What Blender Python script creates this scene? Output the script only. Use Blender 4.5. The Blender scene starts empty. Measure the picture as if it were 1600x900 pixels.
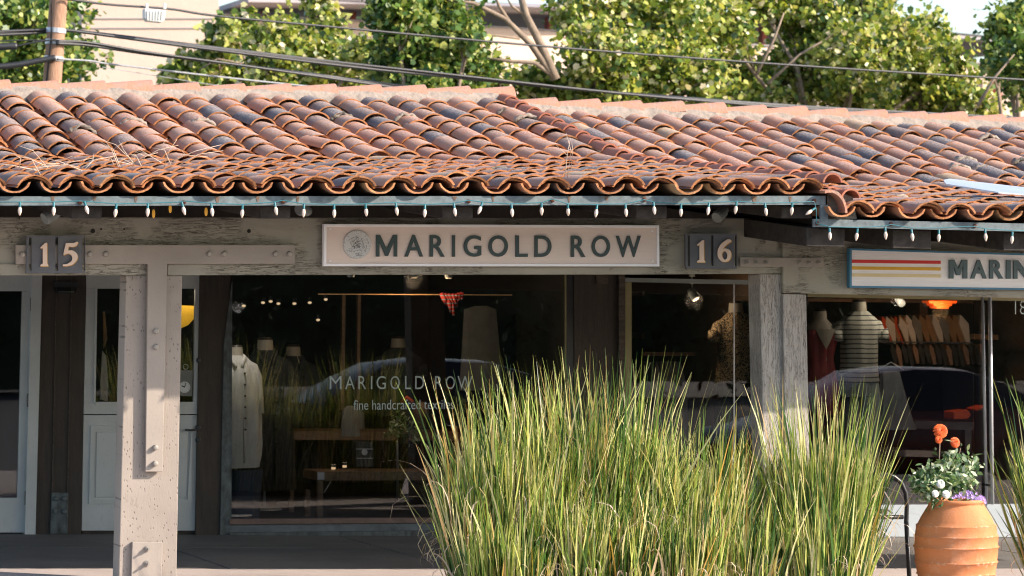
import bpy, bmesh, math, random
import numpy as np
from mathutils import Vector, Matrix, noise

rnd = random.Random(7)
nrs = np.random.RandomState(7)
S = bpy.context.scene
COL = S.collection

# ------------------------------------------------------------------ camera
F = 5180.0                      # focal length in pixels of a 1600 px wide picture
TH = math.atan(1743 / F)        # camera is turned to the right of the facade's normal
CT, ST = math.cos(TH), math.sin(TH)
HZ = 430.0
CZ = 2.1
cam = bpy.data.cameras.new('camera')
cam.sensor_width = 36
cam.lens = F / 1600 * 36
cam.shift_y = -(450 - HZ) / 1600
cam.clip_start = 0.5
cam.clip_end = 4000
cam.dof.use_dof = True
cam.dof.focus_distance = 22.6
cam.dof.aperture_fstop = 5.6
co = bpy.data.objects.new('camera', cam)
COL.objects.link(co)
co.location = (0, 0, CZ)
co.rotation_euler = (math.radians(90), 0, -TH)
S.camera = co

# ------------------------------------------------------------------ light
SUN = Vector((1.55, -1.0, 1.05)).normalized()      # towards the sun
w = bpy.data.worlds.new('World')
S.world = w
w.use_nodes = True
wn = w.node_tree
sky = wn.nodes.new('ShaderNodeTexSky')
sky.sky_type = 'NISHITA'
sky.sun_disc = False
sky.sun_elevation = math.asin(SUN.z)
sky.sun_rotation = math.atan2(SUN.x, SUN.y)
sky.air_density = 1.0
sky.dust_density = 1.6
sky.ozone_density = 1.6
wn.links.new(sky.outputs[0], wn.nodes['Background'].inputs[0])
wn.nodes['Background'].inputs[1].default_value = 0.15
sl = bpy.data.lights.new('sun', 'SUN')
sl.energy = 4.1
sl.angle = math.radians(0.5)
sl.color = (1.0, 0.87, 0.75)
so = bpy.data.objects.new('sun', sl)
COL.objects.link(so)
so.location = (30, -20, 30)
so.rotation_euler = SUN.to_track_quat('Z', 'Y').to_euler()
S.view_settings.view_transform = 'Standard'
S.view_settings.look = 'None'
S.view_settings.exposure = 1.12
S.view_settings.gamma = 1.0
S.cycles.filter_width = 1.15


def W(px, py, Y):
    u = (px - 800) / F
    v = (HZ - py) / F
    t = Y / (CT - u * ST)
    return Vector((t * (ST + u * CT), Y, CZ + t * v))


def proj(p):
    zc = p[0] * ST + p[1] * CT
    xc = p[0] * CT - p[1] * ST
    return 800 + F * xc / zc, HZ - F * (p[2] - CZ) / zc, F / zc


# ------------------------------------------------------------------ materials
def mat0(name):
    m = bpy.data.materials.new(name)
    m.use_nodes = True
    nt = m.node_tree
    return m, nt, nt.nodes['Principled BSDF']


def N(nt, t, **k):
    n = nt.nodes.new('ShaderNode' + t)
    for a, b in k.items():
        if a.startswith('i_'):
            n.inputs[a[2:].replace('_', ' ')].default_value = b
        else:
            setattr(n, a, b)
    return n


def L(nt, a, b):
    nt.links.new(a, b)


def coords(nt, scale=(1, 1, 1), per_object=False):
    tc = N(nt, 'TexCoord')
    mp = N(nt, 'Mapping')
    mp.inputs['Scale'].default_value = scale
    L(nt, tc.outputs['Object'], mp.inputs['Vector'])
    if per_object:
        oi = N(nt, 'ObjectInfo')
        mu = N(nt, 'Math', operation='MULTIPLY')
        mu.inputs[1].default_value = 37.0
        L(nt, oi.outputs['Random'], mu.inputs[0])
        L(nt, mu.outputs[0], mp.inputs['Location'])
    return mp.outputs['Vector']


def ramp(nt, fac, stops, interp='LINEAR'):
    r = N(nt, 'ValToRGB')
    cr = r.color_ramp
    cr.interpolation = interp
    while len(cr.elements) < len(stops):
        cr.elements.new(0.5)
    for e, (p, c) in zip(cr.elements, stops):
        e.position = p
        if not hasattr(c, '__len__'):
            c = (c, c, c)
        e.color = (*c, 1)
    L(nt, fac, r.inputs[0])
    return r.outputs[0]


def noise_n(nt, vec, scale, detail=5, rough=0.6, dist=0.0):
    n = N(nt, 'TexNoise')
    n.inputs['Scale'].default_value = scale
    n.inputs['Detail'].default_value = detail
    n.inputs['Roughness'].default_value = rough
    n.inputs['Distortion'].default_value = dist
    L(nt, vec, n.inputs['Vector'])
    return n.outputs['Fac']


def mixc(nt, fac, a, b, blend='MIX'):
    m = N(nt, 'Mix', data_type='RGBA', blend_type=blend)
    for s, v in ((m.inputs[0], fac), (m.inputs[6], a), (m.inputs[7], b)):
        if hasattr(v, 'is_linked') or hasattr(v, 'links'):
            L(nt, v, s)
        elif isinstance(v, (int, float)):
            s.default_value = v
        else:
            s.default_value = (*v, 1)
    return m.outputs[2]


def bump(nt, bs, h, strength=0.5, dist=0.005):
    b = N(nt, 'Bump')
    b.inputs['Strength'].default_value = strength
    b.inputs['Distance'].default_value = dist
    L(nt, h, b.inputs['Height'])
    L(nt, b.outputs[0], bs.inputs['Normal'])


MATS = {}


def simple(name, col, rough=0.6, sc=6.0, var=0.25, bs=0.3, bd=0.003, bscale=40.0, stretch=(1, 1, 1), metal=0.0,
           dark=None, spec=0.5, per=False):
    m, nt, b = mat0(name)
    v = coords(nt, stretch, per)
    f = noise_n(nt, v, sc, 6, 0.65)
    lo = dark if dark else tuple(c * (1 - var) for c in col)
    hi = tuple(min(1, c * (1 + var)) for c in col)
    L(nt, ramp(nt, f, [(0.25, lo), (0.75, hi)]), b.inputs['Base Color'])
    b.inputs['Roughness'].default_value = rough
    b.inputs['Metallic'].default_value = metal
    b.inputs['Specular IOR Level'].default_value = spec
    if bs > 0:
        bump(nt, b, noise_n(nt, v, bscale, 4), bs, bd)
    MATS[name] = m
    return m


def paint_mat(name, col, grain, crack_amt, crack_col=(0.05, 0.045, 0.035), worn=0.0, incised=False):
    """painted old timber: grain along an axis, cracks and flaked paint"""
    m, nt, b = mat0(name)
    v = coords(nt, grain)
    v1 = coords(nt, (1, 1, 1))
    big = noise_n(nt, v1, 1.7, 4)
    c = ramp(nt, big, [(0.3, tuple(x * 0.86 for x in col)), (0.7, tuple(x * 1.08 for x in col))])
    g = noise_n(nt, v, 16, 7, 0.75, 0.4)
    c = mixc(nt, ramp(nt, g, [(0.3, 0.0), (0.42, 1.0)]), tuple(x * 0.72 for x in col), c)
    # cracks: thin lines where stretched noise passes a level, kept to patches
    cr = noise_n(nt, v, 5.5, 8, 0.7, 1.2)
    sub = N(nt, 'Math', operation='SUBTRACT'); sub.inputs[1].default_value = 0.5
    L(nt, cr, sub.inputs[0])
    ab = N(nt, 'Math', operation='ABSOLUTE'); L(nt, sub.outputs[0], ab.inputs[0])
    line = ramp(nt, ab.outputs[0], [(0.0, 1.0), (0.02, 0.0)])
    patch = ramp(nt, noise_n(nt, v1, 2.6, 4), [(0.62 - crack_amt, 0.0), (0.70 - crack_amt, 1.0)])
    mk = N(nt, 'Math', operation='MULTIPLY')
    L(nt, line, mk.inputs[0]); L(nt, patch, mk.inputs[1])
    k = mk.outputs[0]
    if worn > 0:
        fl = noise_n(nt, v, 9, 9, 0.8, 0.8)
        fl = ramp(nt, fl, [(0.66 - worn, 0.0), (0.675 - worn, 1.0)])
        pw = N(nt, 'Math', operation='MULTIPLY')
        L(nt, fl, pw.inputs[0]); L(nt, patch, pw.inputs[1])
        mx = N(nt, 'Math', operation='MAXIMUM')
        L(nt, k, mx.inputs[0]); L(nt, pw.outputs[0], mx.inputs[1])
        k = mx.outputs[0]
    hgt = k
    if incised:
        # rows of small incising slits of treated timber
        vv = coords(nt, (1, 1, 1))
        vo = N(nt, 'TexVoronoi'); vo.inputs['Scale'].default_value = 1.0
        vo.inputs['Randomness'].default_value = 0.75
        mp = N(nt, 'Mapping'); mp.inputs['Scale'].default_value = (44, 0.01, 24)
        tc = N(nt, 'TexCoord'); L(nt, tc.outputs['Object'], mp.inputs['Vector'])
        L(nt, mp.outputs[0], vo.inputs['Vector'])
        sl_ = ramp(nt, vo.outputs['Distance'], [(0.13, 1.0), (0.22, 0.0)])
        pat = ramp(nt, noise_n(nt, vv, 5.0, 3), [(0.42, 0.15), (0.55, 1.0)])
        m2 = N(nt, 'Math', operation='MULTIPLY'); L(nt, sl_, m2.inputs[0]); L(nt, pat, m2.inputs[1])
        c = mixc(nt, m2.outputs[0], c, tuple(x * 0.52 for x in col))
        mx = N(nt, 'Math', operation='MAXIMUM'); L(nt, k, mx.inputs[0]); L(nt, m2.outputs[0], mx.inputs[1])
        hgt = mx.outputs[0]
    c = mixc(nt, k, c, crack_col)
    L(nt, c, b.inputs['Base Color'])
    b.inputs['Roughness'].default_value = 0.62
    b.inputs['Specular IOR Level'].default_value = 0.3
    inv = N(nt, 'Math', operation='MULTIPLY_ADD'); inv.inputs[1].default_value = -1.0
    L(nt, hgt, inv.inputs[0])
    gm = N(nt, 'Math', operation='MULTIPLY'); gm.inputs[1].default_value = 0.5
    L(nt, g, gm.inputs[0]); L(nt, gm.outputs[0], inv.inputs[2])
    bump(nt, b, inv.outputs[0], 0.7, 0.004)
    MATS[name] = m
    return m


PA = (0.315, 0.27, 0.23)
paint_mat('beam_paint', (0.32, 0.295, 0.24), (1, 1, 9), 0.17, worn=0.09)
paint_mat('post_paint', PA, (7, 7, 1), -0.02, incised=True)
paint_mat('peeling_paint', (0.40, 0.36, 0.32), (9, 9, 0.8), 0.22, (0.05, 0.045, 0.04), worn=0.06)
paint_mat('plate_paint', (0.33, 0.285, 0.245), (3, 3, 3), -0.2)
paint_mat('door_paint', (0.44, 0.45, 0.43), (5, 5, 1), -0.15)
simple('brown_siding', (0.030, 0.021, 0.014), 0.7, 5, 0.45, 0.5, 0.004, 30, (6, 6, 0.8))
simple('old_timber', (0.060, 0.045, 0.034), 0.8, 8, 0.7, 0.8, 0.006, 30, (1, 1, 4))
simple('rafter_wood', (0.03, 0.024, 0.02), 0.85, 14, 0.8, 0.8, 0.006, 40)
simple('soffit_wood', (0.035, 0.027, 0.02), 0.85, 6, 0.5, 0.4)
simple('weathered_blue', (0.07, 0.085, 0.085), 0.8, 9, 0.7, 0.7, 0.004, 25, (2, 2, 1), dark=(0.02, 0.018, 0.015))
simple('olive_jamb', (0.20, 0.17, 0.075), 0.6, 4, 0.2)
simple('sill_wood', (0.12, 0.07, 0.05), 0.5, 10, 0.4)
simple('flashing_metal', (0.115, 0.145, 0.155), 0.75, 18, 0.45, 0.3, 0.002, 60, (1, 1, 1), 0.0)
simple('bolt_metal', (0.30, 0.27, 0.235), 0.5, 20, 0.2, 0.2)
simple('rust_stain', (0.13, 0.085, 0.06), 0.9, 30, 0.5, 0)
simple('rust', (0.10, 0.035, 0.02), 0.9, 30, 0.5, 0.5)
simple('sign_pink', (0.76, 0.62, 0.55), 0.55, 5, 0.05, 0.1, 0.001, 120, (1, 1, 14))
simple('sign_white', (0.84, 0.80, 0.79), 0.5, 5, 0.08, 0.35, 0.002, 30, (1, 1, 14))
simple('frame_white', (0.90, 0.88, 0.90), 0.45, 4, 0.05, 0)
simple('sign_teal', (0.025, 0.05, 0.05), 0.5, 10, 0.1, 0)
simple('letter_slate', (0.075, 0.12, 0.13), 0.55, 10, 0.1, 0)
simple('frame_blue', (0.05, 0.19, 0.31), 0.5, 6, 0.15, 0)
simple('stripe_red', (0.62, 0.02, 0.02), 0.55, 8, 0.08, 0)
simple('stripe_gold', (0.66, 0.37, 0.02), 0.55, 8, 0.08, 0)
simple('stripe_cream', (0.72, 0.58, 0.32), 0.55, 8, 0.06, 0)
simple('number_board', (0.115, 0.12, 0.135), 0.7, 14, 0.15, 0.3, 0.001, 90)
simple('slot_dark', (0.015, 0.014, 0.01), 0.8, 14, 0.2, 0)
simple('digit_cream', (0.80, 0.62, 0.50), 0.45, 10, 0.05, 0)
simple('digit_gold', (0.55, 0.30, 0.06), 0.4, 10, 0.1, 0, metal=0.3)
simple('socket_teal', (0.02, 0.14, 0.17), 0.5, 10, 0.1, 0)
simple('bulb_glass', (0.72, 0.58, 0.48), 0.25, 10, 0.1, 0)
simple('black_metal', (0.012, 0.012, 0.014), 0.35, 10, 0.2, 0)
simple('steel', (0.45, 0.46, 0.48), 0.35, 10, 0.1, 0, metal=0.35)
simple('hinge_metal', (0.18, 0.16, 0.12), 0.4, 10, 0.3, 0, metal=0.6)
simple('lamp_grey', (0.19, 0.21, 0.20), 0.5, 10, 0.15, 0)
simple('white_base', (0.34, 0.38, 0.41), 0.6, 4, 0.1, 0.1)
simple('concrete_base', (0.10, 0.115, 0.125), 0.85, 8, 0.4, 0.6, 0.004, 50)
simple('pole_wood', (0.33, 0.19, 0.12), 0.85, 10, 0.5, 0.8, 0.01, 14, (8, 8, 0.7))
simple('cable_black', (0.02, 0.021, 0.024), 0.45, 10, 0.2, 0)
simple('cable_grey', (0.24, 0.25, 0.27), 0.5, 10, 0.2, 0)
simple('white_plastic', (0.62, 0.62, 0.58), 0.5, 10, 0.05, 0)
simple('stucco', (0.50, 0.39, 0.32), 0.9, 0.6, 0.06, 0.4, 0.02, 8)
simple('stucco_shade_and_band', (0.30, 0.28, 0.28), 0.9, 0.6, 0.06, 0)  # shade of the building's side put into the grey; also its bands
simple('red_steel', (0.34, 0.07, 0.05), 0.6, 2, 0.15, 0)
simple('canopy_grey', (0.25, 0.23, 0.24), 0.7, 2, 0.15, 0)
simple('bark', (0.23, 0.175, 0.125), 0.9, 6, 0.35, 0.8, 0.01, 20)
simple('mortar', (0.27, 0.225, 0.185), 0.95, 14, 0.35, 1.0, 0.012, 25)
simple('lichen_mortar', (0.16, 0.14, 0.115), 0.95, 24, 0.5, 1.0, 0.01, 40)
simple('twig', (0.46, 0.36, 0.28), 0.9, 14, 0.3, 0)
simple('asphalt', (0.05, 0.05, 0.052), 0.9, 3, 0.2, 0.5, 0.004, 60)
simple('far_ground', (0.16, 0.14, 0.11), 0.95, 0.3, 0.3, 0)
simple('soil', (0.06, 0.045, 0.03), 0.95, 9, 0.4, 0.6, 0.01, 30)
simple('linen', (0.56, 0.55, 0.50), 0.9, 9, 0.12, 0.5, 0.004, 24)
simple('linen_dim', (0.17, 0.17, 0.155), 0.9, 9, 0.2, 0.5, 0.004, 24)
simple('cloth_blue', (0.05, 0.065, 0.09), 0.9, 9, 0.2, 0.5, 0.004, 24)
simple('cloth_dark', (0.022, 0.022, 0.022), 0.9, 22, 0.7, 0.5, 0.004, 24)
simple('cloth_grey', (0.18, 0.19, 0.19), 0.9, 9, 0.2, 0.5, 0.004, 24)
simple('cloth_sage', (0.30, 0.35, 0.32), 0.9, 9, 0.2, 0.5, 0.004, 24)
simple('cloth_red', (0.20, 0.010, 0.012), 0.6, 9, 0.2, 0.5, 0.004, 24)
simple('cloth_orange', (0.55, 0.08, 0.02), 0.9, 9, 0.2, 0.5, 0.004, 24)
simple('cloth_tan', (0.28, 0.17, 0.08), 0.9, 9, 0.2, 0.5, 0.004, 24, per=True)
simple('reflection_yellow', (0.80, 0.48, 0.03), 0.7, 3, 0.15, 0.3)  # yellow of the panel that stands in for a reflection
simple('mannequin_skin', (0.30, 0.27, 0.21), 0.6, 6, 0.08, 0)
simple('table_wood', (0.15, 0.09, 0.05), 0.6, 9, 0.4, 0.3, 0.002, 40, (1, 6, 6))
simple('dark_wood', (0.028, 0.018, 0.012), 0.5, 9, 0.4, 0)
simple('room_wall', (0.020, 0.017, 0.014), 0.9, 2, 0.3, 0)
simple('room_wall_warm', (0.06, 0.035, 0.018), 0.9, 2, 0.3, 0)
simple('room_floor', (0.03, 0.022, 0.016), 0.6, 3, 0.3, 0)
simple('car_dark', (0.006, 0.007, 0.009), 0.2, 3, 0.1, 0)
simple('car_red', (0.09, 0.008, 0.008), 0.2, 3, 0.1, 0)
simple('car_window', (0.006, 0.008, 0.009), 0.05, 3, 0.1, 0)
simple('tyre', (0.012, 0.012, 0.012), 0.9, 3, 0.1, 0)
simple('hedge_leaf', (0.03, 0.045, 0.015), 0.8, 3, 0.4, 0)
simple('petal_orange', (0.80, 0.13, 0.015), 0.6, 20, 0.25, 0)
simple('petal_white', (0.82, 0.82, 0.76), 0.6, 20, 0.05, 0)
simple('petal_purple', (0.42, 0.28, 0.62), 0.6, 20, 0.3, 0)
simple('label_white', (0.55, 0.56, 0.54), 0.6, 5, 0.05, 0)
simple('glass_letters', (0.42, 0.50, 0.50), 0.5, 4, 0.03, 0)
simple('roof_flash', (0.40, 0.45, 0.52), 0.4, 5, 0.1, 0, metal=0.3)


def emis(name, col, s):
    m, nt, b = mat0(name)
    b.inputs['Base Color'].default_value = (*col, 1)
    b.inputs['Emission Color'].default_value = (*col, 1)
    b.inputs['Emission Strength'].default_value = s
    MATS[name] = m


emis('lamp_glow', (1, 0.72, 0.42), 0.45)
emis('filament_glow', (0.6, 0.30, 0.04), 0.22)
emis('orange_glow', (0.9, 0.11, 0.01), 0.18)
emis('lit_edge_glow', (0.5, 0.27, 0.1), 0.10)  # glow put into the material of a warmly lit edge


def glass_mat(name, refl=1.6, tint=0.85):
    m, nt, b = mat0(name)
    nt.nodes.remove(b)
    out = nt.nodes['Material Output']
    tr = N(nt, 'BsdfTransparent'); tr.inputs[0].default_value = (tint, tint, tint, 1)
    gl = N(nt, 'BsdfGlossy'); gl.inputs['Roughness'].default_value = 0.004
    fr = N(nt, 'Fresnel'); fr.inputs[0].default_value = 1.5
    mu = N(nt, 'Math', operation='MULTIPLY'); mu.inputs[1].default_value = refl
    mu.use_clamp = True
    L(nt, fr.outputs[0], mu.inputs[0])
    vv = coords(nt, (1, 1, 1))
    bp = N(nt, 'Bump'); bp.inputs['Strength'].default_value = 0.05; bp.inputs['Distance'].default_value = 0.02
    L(nt, noise_n(nt, vv, 0.9, 1), bp.inputs['Height'])
    L(nt, bp.outputs[0], gl.inputs['Normal'])
    mx = N(nt, 'MixShader')
    L(nt, mu.outputs[0], mx.inputs[0]); L(nt, tr.outputs[0], mx.inputs[1]); L(nt, gl.outputs[0], mx.inputs[2])
    L(nt, mx.outputs[0], out.inputs[0])
    MATS[name] = m


glass_mat('window_glass')


def tile_mat(name, attr, rim=False):
    m, nt, b = mat0(name)
    if attr:
        a = N(nt, 'Attribute'); a.attribute_name = 'rnd'
        r = a.outputs['Fac']
        geo = N(nt, 'TexCoord'); vec = geo.outputs['Object']
    else:
        oi = N(nt, 'ObjectInfo'); r = oi.outputs['Random']
        vec = coords(nt, (1, 1, 1), True)
    cw = N(nt, 'Attribute'); cw.attribute_name = 'crown'
    base = ramp(nt, r, [(0.0, (0.40, 0.15, 0.07)), (0.18, (0.46, 0.21, 0.11)), (0.34, (0.31, 0.145, 0.08)),
                        (0.50, (0.40, 0.185, 0.10)), (0.63, (0.17, 0.10, 0.075)), (0.74, (0.085, 0.08, 0.085)),
                        (0.85, (0.36, 0.17, 0.095)), (0.955, (0.44, 0.29, 0.15))], 'CONSTANT')
    if rim:
        base = mixc(nt, 0.75, base, (0.46, 0.185, 0.06))
    big = noise_n(nt, vec, 7, 6, 0.7)
    sub = noise_n(nt, vec, 60, 6, 0.8)
    if not rim:
        c = mixc(nt, ramp(nt, big, [(0.42, 0.0), (0.70, 0.6)]), base, (0.20, 0.16, 0.14))
        du = N(nt, 'Math', operation='MULTIPLY'); L(nt, ramp(nt, sub, [(0.46, 0.0), (0.58, 0.75)]), du.inputs[0])
        L(nt, ramp(nt, cw.outputs['Fac'], [(0.25, 0.0), (0.8, 1.0)]), du.inputs[1])
        c = mixc(nt, du.outputs[0], c, (0.50, 0.42, 0.37))
        d2 = noise_n(nt, vec, 24, 5, 0.7)
        c = mixc(nt, ramp(nt, d2, [(0.56, 0.0), (0.68, 0.5)]), c, (0.40, 0.17, 0.08))
    else:
        c = mixc(nt, ramp(nt, sub, [(0.45, 0.0), (0.62, 0.8)]), base, (0.20, 0.08, 0.035))
    L(nt, c, b.inputs['Base Color'])
    b.inputs['Roughness'].default_value = 0.72
    b.inputs['Specular IOR Level'].default_value = 0.35
    bump(nt, b, sub, 0.7, 0.006)
    MATS[name] = m


tile_mat('tile_clay', False); tile_mat('tile_rim', False, True)
tile_mat('tile_clay_mass', True); tile_mat('tile_rim_mass', True, True)
simple('ridge_clay', (0.40, 0.155, 0.085), 0.9, 14, 0.3, 1.0, 0.008, 40, per=True, dark=(0.30, 0.22, 0.18))
simple('rake_clay', (0.32, 0.115, 0.065), 0.8, 6, 0.35, 0.6, 0.005, 50, per=True)


def leaf_mat(name, stops, transl=0.45, rough=0.45):
    m, nt, b = mat0(name)
    a = N(nt, 'Attribute'); a.attribute_name = 'rnd'
    c = ramp(nt, a.outputs['Fac'], stops)
    out = nt.nodes['Material Output']
    L(nt, c, b.inputs['Base Color'])
    b.inputs['Roughness'].default_value = rough
    tl = N(nt, 'BsdfTranslucent')
    cc = mixc(nt, 1.0, c, (1.1, 1.02, 0.6), 'MULTIPLY')
    L(nt, cc, tl.inputs[0])
    mx = N(nt, 'MixShader'); mx.inputs[0].default_value = transl
    L(nt, b.outputs[0], mx.inputs[1]); L(nt, tl.outputs[0], mx.inputs[2])
    L(nt, mx.outputs[0], out.inputs[0])
    MATS[name] = m


leaf_mat('sycamore_leaf', [(0, (0.035, 0.08, 0.02)), (0.3, (0.13, 0.21, 0.035)), (0.6, (0.36, 0.42, 0.065)), (0.85, (0.60, 0.60, 0.18)), (1, (0.78, 0.68, 0.52))], 0.4, 0.35)
leaf_mat('dark_leaf', [(0, (0.03, 0.08, 0.02)), (0.55, (0.11, 0.20, 0.035)), (1, (0.52, 0.54, 0.15))], 0.38, 0.35)
leaf_mat('grass_blade', [(0, (0.025, 0.075, 0.015)), (0.28, (0.07, 0.16, 0.025)), (0.48, (0.26, 0.36, 0.055)), (0.68, (0.58, 0.58, 0.18)),
                         (0.82, (0.66, 0.62, 0.32)), (0.86, (0.50, 0.30, 0.06)), (0.92, (0.62, 0.50, 0.36)), (1, (0.70, 0.56, 0.48))], 0.3, 0.35)
leaf_mat('flower_leaf', [(0, (0.05, 0.13, 0.04)), (0.5, (0.16, 0.27, 0.11)), (1, (0.60, 0.64, 0.46))], 0.25)


def pot_mat():
    m, nt, b = mat0('terracotta')
    v = coords(nt)
    big = noise_n(nt, v, 3, 5)
    c = ramp(nt, big, [(0.3, (0.50, 0.165, 0.055)), (0.7, (0.58, 0.22, 0.085))])
    g = N(nt, 'Attribute'); g.attribute_name = 'edge'
    sc = noise_n(nt, v, 30, 5, 0.8)
    k = N(nt, 'Math', operation='MULTIPLY'); L(nt, g.outputs['Fac'], k.inputs[0])
    L(nt, ramp(nt, sc, [(0.56, 0.0), (0.60, 0.8)]), k.inputs[1])
    st = noise_n(nt, v, 7, 6, 0.75)
    c = mixc(nt, ramp(nt, st, [(0.52, 0.0), (0.72, 0.35)]), c, (0.62, 0.40, 0.26))
    c = mixc(nt, k.outputs[0], c, (0.66, 0.47, 0.33))
    L(nt, c, b.inputs['Base Color'])
    b.inputs['Roughness'].default_value = 0.8
    bump(nt, b, noise_n(nt, v, 22, 7, .8), 0.7, 0.007)
    MATS['terracotta'] = m


pot_mat()


def striped_mat(name, a, b_, scale, axis='Z', thick=0.25):
    m, nt, b = mat0(name)
    tc = N(nt, 'TexCoord'); sx = N(nt, 'SeparateXYZ'); L(nt, tc.outputs['Object'], sx.inputs[0])
    nz = noise_n(nt, tc.outputs['Object'], 4, 2)
    ad = N(nt, 'Math', operation='MULTIPLY_ADD'); ad.inputs[1].default_value = 0.02
    L(nt, nz, ad.inputs[0]); L(nt, sx.outputs[axis], ad.inputs[2])
    mu = N(nt, 'Math', operation='MULTIPLY'); mu.inputs[1].default_value = scale
    L(nt, ad.outputs[0], mu.inputs[0])
    fr = N(nt, 'Math', operation='FRACT'); L(nt, mu.outputs[0], fr.inputs[0])
    c = ramp(nt, fr.outputs[0], [(0, b_), (thick, a)], 'CONSTANT')
    L(nt, c, b.inputs['Base Color']); b.inputs['Roughness'].default_value = 0.9
    MATS[name] = m


striped_mat('striped_knit', (0.42, 0.42, 0.36), (0.05, 0.055, 0.06), 24)
striped_mat('scarf_stripe', (0.45, 0.03, 0.02), (0.25, 0.25, 0.25), 30, thick=0.3)


def pattern_mat():
    m, nt, b = mat0('patterned_cloth')
    v = coords(nt)
    f = noise_n(nt, v, 38, 4, 0.6, 2.5)
    L(nt, ramp(nt, f, [(0.46, (0.01, 0.01, 0.01)), (0.54, (0.40, 0.28, 0.14))]), b.inputs['Base Color'])
    b.inputs['Roughness'].default_value = 0.8
    MATS['patterned_cloth'] = m


pattern_mat()


def emblem_mat():
    m, nt, b = mat0('emblem_disc')
    v = coords(nt)
    f = noise_n(nt, v, 110, 4, 0.7, 1.5)
    L(nt, ramp(nt, f, [(0.36, (0.10, 0.10, 0.10)), (0.46, (0.60, 0.59, 0.58))]), b.inputs['Base Color'])
    b.inputs['Roughness'].default_value = 0.5
    MATS['emblem_disc'] = m


emblem_mat()


def walk_mat(name, lo, hi):
    m, nt, b = mat0(name)
    v = coords(nt)
    f = noise_n(nt, v, 1.4, 6, 0.7)
    c = ramp(nt, f, [(0.3, lo), (0.7, hi)])
    s = noise_n(nt, v, 90, 3, 0.8)
    c = mixc(nt, ramp(nt, s, [(0.5, 0.0), (0.7, 0.35)]), c, tuple(x * 1.7 for x in hi))
    L(nt, c, b.inputs['Base Color'])
    b.inputs['Roughness'].default_value = 0.75
    bump(nt, b, s, 0.4, 0.003)
    MATS[name] = m


walk_mat('walk_slate', (0.09, 0.083, 0.075), (0.15, 0.138, 0.122))
walk_mat('walk_concrete', (0.36, 0.30, 0.27), (0.46, 0.39, 0.35))

# ------------------------------------------------------------------ object helpers
MW = {}


def link(o, parent=None, loc=None, rot=None):
    COL.objects.link(o)
    m = Matrix.Identity(4)
    if loc is not None or rot is not None:
        m = Matrix.Translation(Vector(loc or (0, 0, 0)))
        if rot is not None:
            from mathutils import Euler
            m = m @ Euler(rot).to_matrix().to_4x4()
        o.matrix_basis = m
    MW[o.name] = m
    if parent is not None:
        o.parent = parent
        o.matrix_parent_inverse = MW[parent.name].inverted()
    return o


def props(o, label=None, cat=None, group=None, kind=None):
    if label: o['label'] = label
    if cat: o['category'] = cat
    if group: o['group'] = group
    if kind: o['kind'] = kind
    return o


def thing(name, loc, label, cat, group=None):
    o = bpy.data.objects.new(name, None)
    o.empty_display_size = 0.2
    link(o, None, loc)
    return props(o, label, cat, group)


def mesh_of(name, verts, faces, mats, smooth=False, fm=None, autosharp=None, rn=None):
    me = bpy.data.meshes.new(name)
    me.from_pydata([tuple(v) for v in verts], [], faces)
    for m in ([mats] if isinstance(mats, str) else mats):
        me.materials.append(MATS[m])
    if smooth:
        me.polygons.foreach_set('use_smooth', [True] * len(me.polygons))
    if fm:
        me.polygons.foreach_set('material_index', fm)
    me.update()
    if autosharp:
        me.set_sharp_from_angle(angle=math.radians(autosharp))
    if rn is not None:
        a = me.attributes.new('rnd', 'FLOAT', 'FACE')
        a.data.foreach_set('value', rn)
    return me


def mo(name, verts, faces, mats, parent=None, loc=None, rot=None, bevel=0, **k):
    o = bpy.data.objects.new(name, mesh_of(name, verts, faces, mats, **k))
    link(o, parent, loc, rot)
    if bevel:
        b = o.modifiers.new('bevel', 'BEVEL'); b.width = bevel; b.segments = 2; b.limit_method = 'ANGLE'
    return o


class MB:
    """collects shapes into one mesh"""
    def __init__(s): s.v = []; s.f = []; s.m = []; s.r = []

    def add(s, v, f, mi=0, r=0.0):
        k = len(s.v); s.v += [tuple(q) for q in v]
        s.f += [tuple(i + k for i in q) for q in f]; s.m += [mi] * len(f); s.r += [r] * len(f)
        return s

    def box(s, a, b, mi=0):
        x0, y0, z0 = a; x1, y1, z1 = b
        v = [(x0, y0, z0), (x1, y0, z0), (x1, y0, z1), (x0, y0, z1), (x0, y1, z0), (x1, y1, z0), (x1, y1, z1), (x0, y1, z1)]
        return s.add(v, BF, mi)

    def quad(s, pts, Y, d, mi=0, Yb=None):
        v, f = prism_px(pts, Y, d); return s.add(v, f, mi)

    def tube(s, pts, r, n=6, mi=0, r1=None):
        v, f = tube_vf(pts, r, n, r1); return s.add(v, f, mi)

    def out(s, name, mats, parent=None, smooth=False, **k):
        return mo(name, s.v, s.f, mats, parent, smooth=smooth, fm=s.m, **k)


BF = [(0, 1, 2, 3), (1, 5, 6, 2), (5, 4, 7, 6), (4, 0, 3, 7), (3, 2, 6, 7), (4, 5, 1, 0)]


def prism_px(pts, Y, d):
    """polygon in picture coordinates put on the plane Y, given thickness d behind it"""
    n = len(pts)
    fr = [W(x, y, Y) for x, y in pts]
    a = sum(pts[i][0] * pts[(i + 1) % n][1] - pts[(i + 1) % n][0] * pts[i][1] for i in range(n))
    if a > 0: fr.reverse()
    bk = [p + Vector((0, d, 0)) for p in fr]
    f = [tuple(range(n)), tuple(range(2 * n - 1, n - 1, -1))]
    for i in range(n):
        j = (i + 1) % n
        f.append((i, i + n, j + n, j))
    return fr + bk, f


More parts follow.
